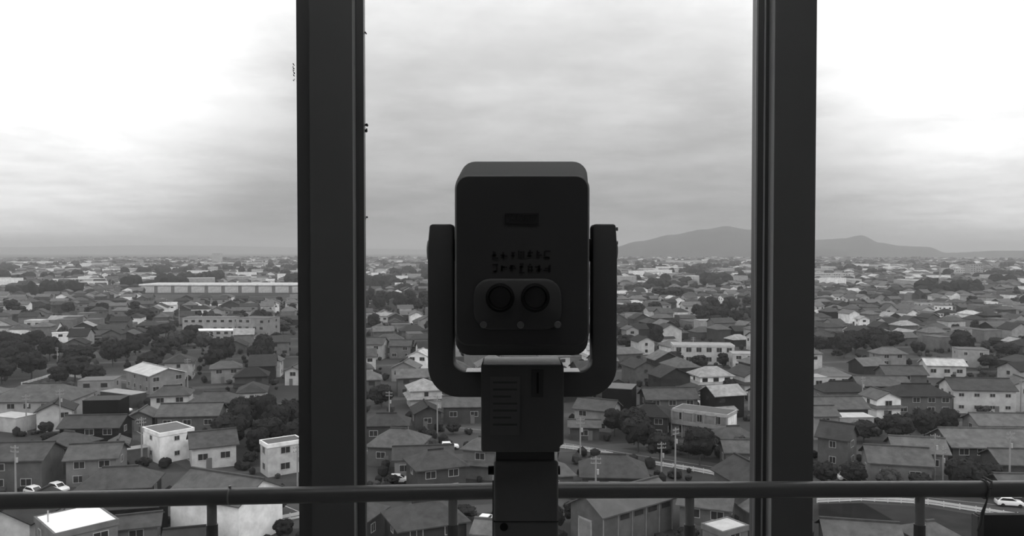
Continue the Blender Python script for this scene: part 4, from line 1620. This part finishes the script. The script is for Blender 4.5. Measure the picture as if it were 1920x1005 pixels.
road_segs = []
for pts, hw, _ in ROADS:
    P = [on_z(*p).xy for p in pts]
    road_segs += [(a, b, hw) for a, b in zip(P, P[1:])]
fsegs = FENCE_PTS

BARE = [((1525, 922), (1990, 1060)), ((262, 537), (570, 563))]     # open slope below the fenced road


def bare(px, py):
    return any(a[0] < px < b[0] and a[1] < py < b[1] for a, b in BARE)


LOT_U, LOT_V = 13.5, 14.0
wallc = [0.15, 0.22, 0.10, 0.30, 0.22, 0.40, 0.52, 0.66, 0.82, 0.06]
roofc = [0.06, 0.08, 0.10, 0.13, 0.13, 0.16, 0.20, 0.20, 0.26, 0.34, 0.34, 0.45]
for iv in range(-40, 420):
    v = iv * LOT_V + (iv // 2) * 4.5
    for iu in range(-420, 420):
        u = iu * LOT_U + (iu // 7) * 5.0
        x = u * cg - v * sg + rng.uniform(-1.5, 1.5)
        y = u * sg + v * cg + rng.uniform(-1.5, 1.5)
        d = math.hypot(x, y)
        if y < 84 or d > 4200:
            continue
        px, py = to_px((x, y, 2.5))
        if px < -420 or px > 2340:
            continue
        if d > 750 and rng.random() < min(0.75, (d - 750) / 1400):
            continue
        if bare(px, py):
            continue
        hid = hidden(px, py)
        zone = noise.noise(Vector((x / 170, y / 170, 1.7)))
        green = noise.noise(Vector((x / 90, y / 90, 8.2)))
        if zone > 0.5 and d > 420:
            if rng.random() < 0.15:
                trees.append((d, x, y, rng.uniform(5, 9), rng.uniform(6, 9), hid))
            continue
        r = rng.random()
        if green > 0.30 and d > 170:
            if r < 0.8:
                s = 1 if d < 800 else 1.5
                trees.append((d, x, y, rng.uniform(6, 11) * s, rng.uniform(7, 11) * s, hid))
            continue
        if r < 0.80:
            w, dd = rng.uniform(8, 11.5), rng.uniform(6.5, 8.5)
            yaw = GRID + rng.choice((0, 0, 0, R(90), R(90))) + rng.uniform(-.06, .06)
            houses.append([d, x, y, w, dd, yaw, hid])
        elif r < 0.92:
            trees.append((d, x, y, rng.uniform(4, 7.5), rng.uniform(4, 6.5), hid))

houses.sort(key=lambda h: h[0])
trees.sort(key=lambda h: h[0])


def clear_of_big(x, y, r):
    for (ox, oy, hw_, hd_, a_) in BIG:
        dx, dy = x - ox, y - oy
        ca, sa = math.cos(a_), math.sin(a_)
        u_, v_ = abs(dx * ca + dy * sa) - hw_, abs(-dx * sa + dy * ca) - hd_
        if math.hypot(max(u_, 0), max(v_, 0)) < r:
            return False
    return True


def allowed_rect(x, y, hw_, hd_, yaw, wing):
    k = wing / 2
    p = dict(c=Vector((x + math.sin(yaw) * k, y - math.cos(yaw) * k)), hw=hw_, hd=hd_ + k + (.3 if wing else 0), a=yaw)
    for (ox, oy, ow, od, oa) in OCC:
        if abs(ox - x) > 20 + ow + od or abs(oy - y) > 20 + ow + od:
            continue
        if sep_rr(p, dict(c=Vector((ox, oy)), hw=ow, hd=od, a=oa)):
            return False
    r = max(hw_, hd_)
    p2 = Vector((x, y))
    if any(seg_d(p2, a, b) < hw + r * 0.85 for a, b, hw in road_segs):
        return False
    return not any(seg_d(p2, a.xy, b.xy) < r * 1.15 for a, b in fsegs)


def allowed(x, y, r):
    if blocked(x, y, r):
        return False
    p2 = Vector((x, y))
    if any(seg_d(p2, a, b) < hw + r * 0.7 for a, b, hw in road_segs):
        return False
    return not any(seg_d(p2, a.xy, b.xy) < r * 0.8 for a, b in fsegs)


BIG = [o for o in OCC if math.hypot(o[2], o[3]) > 9]
MAXH = 300 - len(HAND)
done = 0
far_mb = MB()
WALLM = [0.15, 0.22, 0.30, 0.40, 0.52, 0.66, 0.82]
ROOFM = [0.06, 0.08, 0.10, 0.13, 0.16, 0.20, 0.26, 0.34, 0.60]
far_mats = [wall_mat(v) for v in WALLM] + [roof_mat(v) for v in ROOFM]
TYPES = ['hip', 'gable', 'hip', 'gable', 'gable_front', 'flat']
base_occ = None


def tone(v, words):
    return words[0] if v < 0.11 else words[1] if v < 0.24 else words[2]


for (d, x, y, w, dd, yaw, hid) in houses:
    wg = rng.uniform(1.6, 2.4) if rng.random() < 0.55 else 0.0
    if d < 760 and not allowed_rect(x, y, w / 2 + .7, dd / 2 + .7, yaw, wg):
        continue
    if d >= 760 and not clear_of_big(x, y, 20):
        continue
    typ = rng.choice(TYPES)
    two = rng.random() < 0.6
    z = rng.uniform(5, 5.9) if two else rng.uniform(3, 3.6)
    wl, rf = rng.choice(wallc), rng.choice(roofc)
    if d > 500 and rng.random() < 0.13:
        wl, rf = 0.82, rng.choice((0.34, 0.6))
    if typ == 'flat':
        wl = max(wl, 0.3)
        rf = max(rf, 0.2)
    rise = 0 if typ == 'flat' else 0.25 * (w if typ == 'gable_front' else dd)
    if done < MAXH and not hid:
        o = house((x, y), w, dd, yaw, z, typ, wl, rf, rise, detail=2 if d < 200 else 1 if d < 330 else 0,
                  skirt=two and typ != 'flat' and rng.random() < 0.4 and d < 300, seed=done,
                  wing=wg)
        words = '%s %s-roofed %s house' % (tone(rf, ('dark', 'grey', 'pale')), {'hip': 'hip', 'gable': 'gable', 'gable_front': 'cross-gable', 'flat': 'flat'}[typ],
                                           'tall' if two else 'low')
        if wl > 0.45:
            words = words.replace(' house', ' white house')
        o['category'] = 'house'
        o['group'] = 'houses of the town'
        px, py = to_px((x, y, z))
        PENDING.append((o, words, px, py))
        done += 1
    else:
        if d < 760:
            OCC.append((x, y, w / 2 + .4, dd / 2 + .4, yaw))
        s = 1.0 if d < 900 else min(2.2, 1 + (d - 900) / 1600)
        if d > 900 and rng.random() < 0.06:
            w, dd, z = w * rng.uniform(2, 4), dd * 2, rng.uniform(6, 12)
            typ, rise, wl, rf = 'flat', 0, rng.choice((.5, .66, .82)), rng.choice((.34, .6))
        else:
            w, dd, z, rise = w * s, dd * s, z * (1 + (s - 1) * .4), rise * (1 + (s - 1) * .4)
        sub = MB()
        wall_mesh(sub, typ, w, dd, z, rise, WALLM.index(nearest(wl, WALLM)))
        roof_mesh(sub, typ, w, dd, z, rise, 0.45, 7 + ROOFM.index(nearest(rf, ROOFM)))
        if d < 700:
            for k in (-.28, .25):
                sub.box(k * w - .8, k * w + .8, -dd / 2 - .03, -dd / 2 + .01, z - 2.1, z - 1.0, 16)
                sub.box(-w / 2 - .03, -w / 2 + .01, k * dd - .6, k * dd + .6, z - 2.1, z - 1.0, 16)
        i = len(far_mb.v)
        ca, sa = math.cos(yaw), math.sin(yaw)
        far_mb.v += [(x + a * ca - b * sa, y + a * sa + b * ca, c) for a, b, c in sub.v]
        far_mb.f += [tuple(i + q for q in f) for f in sub.f]
        far_mb.mi += sub.mi
tag(far_mb.build('distant_houses', far_mats + [M_GLASS_DARK], fix=False), 'countless small roofs and walls of the town spreading to the horizon', 'houses', kind='stuff')

MAXT = 300 - sum(1 for p in PENDING if p[0].name.startswith('tree'))
done_t = 0
far_t = MB()
bm = bmesh.new()
bmesh.ops.create_icosphere(bm, subdivisions=2, radius=1.0)
ICO_V = [v.co.copy() for v in bm.verts]
ICO_F = [tuple(v.index for v in f.verts) for f in bm.faces]
bm.free()
for (d, x, y, h, w, hid) in trees:
    if hid and d < 330:
        continue
    if d < 760 and not allowed(x, y, w * 0.5):
        continue
    if d >= 760 and not clear_of_big(x, y, w):
        continue
    if done_t < MAXT and not hid:
        make_tree(x, y, h, w, rng.choice((0, 0, 1, 1, 2, 3, 3)), rng.uniform(0, 6.28))
        done_t += 1
    else:
        for k in range(2):
            ox, oy = rng.uniform(-.25, .25) * w, rng.uniform(-.25, .25) * w
            r = w * rng.uniform(.38, .52)
            i = len(far_t.v)
            ph = Vector((x * .13, y * .13, k))
            for q in ICO_V:
                n_ = 1 + .35 * noise.noise(q * 2.2 + ph) + .15 * noise.noise(q * 5 + ph)
                far_t.v.append((x + ox + q.x * r * n_, y + oy + q.y * r * n_, max(0, h * .5 + q.z * h * .5 * n_)))
            far_t.f += [tuple(i + q for q in f) for f in ICO_F]
            far_t.mi += [0] * len(ICO_F)
tag(far_t.build('distant_trees', M_LEAF), 'dark clumps of trees scattered through the far town', 'trees', kind='stuff')

# garden shrubs pressed round the houses: too many and too small to count
shrub = MB()
bm = bmesh.new()
bmesh.ops.create_icosphere(bm, subdivisions=1, radius=1.0)
SV = [v.co.copy() for v in bm.verts]
SF = [tuple(v.index for v in f.verts) for f in bm.faces]
bm.free()
grn = random.Random(21)
for (ox, oy, hw_, hd_, a_) in list(OCC):
    if math.hypot(ox, oy) > 700 or hw_ > 20:
        continue
    for k in range(5):
        r = grn.uniform(.5, 1.25)
        if grn.random() < .5:
            u_, v_ = grn.uniform(-hw_, hw_), grn.choice((-1, 1)) * (hd_ + r + grn.uniform(.4, 1.4))
        else:
            u_, v_ = grn.choice((-1, 1)) * (hw_ + r + grn.uniform(.4, 1.4)), grn.uniform(-hd_, hd_)
        x, y = ox + u_ * math.cos(a_) - v_ * math.sin(a_), oy + u_ * math.sin(a_) + v_ * math.cos(a_)
        if any(seg_d(Vector((x, y)), a.xy, b.xy) < r * 1.5 for a, b in fsegs) or blocked(x, y, r) or any(seg_d(Vector((x, y)), a, b) < hw + r for a, b, hw in road_segs):
            continue
        i = len(shrub.v)
        hgt = r * grn.uniform(.8, 1.3)
        ph = Vector((x, y, k))
        for q in SV:
            n_ = 1 + .4 * noise.noise(q * 1.8 + ph)
            shrub.v.append((x + q.x * r * n_, y + q.y * r * n_, max(0, hgt * .85 + q.z * hgt * n_)))
        shrub.f += [tuple(i + q for q in f) for f in SF]
        shrub.mi += [grn.choice((0, 0, 1))] * len(SF)
tag(shrub.build('garden_shrubs', [M_LEAF, M_LEAF2]), 'dark garden shrubs crowding round the houses of the town', 'shrubs', kind='stuff')

flush_labels()

# street grid between the lots (flat strips on the ground)
str_mb = MB()
for k in range(0, 24):
    v = 2 * k * LOT_V + k * 4.5 - 0.5 * LOT_V - 2.6
    for s0 in range(-300, 300, 30):
        a = [(s0, v), (s0 + 30, v), (s0 + 30, v + 4.0), (s0, v + 4.0)]
        P = [(q[0] * cg - q[1] * sg, q[0] * sg + q[1] * cg) for q in a]
        if min(p[1] for p in P) < 85:
            continue
        str_mb.quad(*[(p[0], p[1], 0.015) for p in P])
tag(str_mb.build('street', M_ASPHALT), 'grey side streets between the rows of houses', 'street', kind='structure')
# the open slope below the fenced road at right
sl = MB()
pts = [on_z(*p) for p in ((1526, 948), (1615, 944), (1740, 951), (1860, 972), (1860, 1040), (1526, 1040))]
sl.quad(*[(p.x, p.y, 0.05) for p in reversed(pts)])
tag(sl.build('lawn', mat('rough_grass', 0.032, 1.0, 0.03, var=0.3, scale=0.2)), 'open grass plot below the guard fence at right', 'lawn', kind='structure')
ld = MB()
pts = [on_z(*p) for p in ((1535, 946), (1618, 944), (1650, 962), (1690, 985), (1712, 996), (1640, 990), (1600, 978), (1535, 968))]
ld.quad(*[(p.x, p.y, 0.09) for p in reversed(pts)])
tag(ld.build('soil_plot', mat('dark_soil', 0.014, 1.0, 0.03, var=0.3, scale=0.2)), 'dark bare soil plot below the guard fence at right', 'soil', kind='structure')

# ------------------------------------------------------------------ haze over the plain
hz = bpy.data.materials.new('haze')
hz.use_nodes = True
hn = hz.node_tree
hn.nodes.clear()
vsn = hn.nodes.new('ShaderNodeVolumeScatter')
vsn.inputs['Color'].default_value = (1, 1, 1, 1)
vsn.inputs['Density'].default_value = 0.00013
vsn.inputs['Anisotropy'].default_value = 0.2
ho = hn.nodes.new('ShaderNodeOutputMaterial')
vab = hn.nodes.new('ShaderNodeVolumeAbsorption')
vab.inputs['Color'].default_value = (0, 0, 0, 1)
vab.inputs['Density'].default_value = 0.00007
vad = hn.nodes.new('ShaderNodeAddShader')
hn.links.new(vsn.outputs[0], vad.inputs[0])
hn.links.new(vab.outputs[0], vad.inputs[1])
hn.links.new(vad.outputs[0], ho.inputs['Volume'])
hb = MB().box(-8800, 8800, 70, 13900, -6, 180)
tag(hb.build('haze', hz), 'thin grey haze lying over the far town', 'haze', kind='stuff')
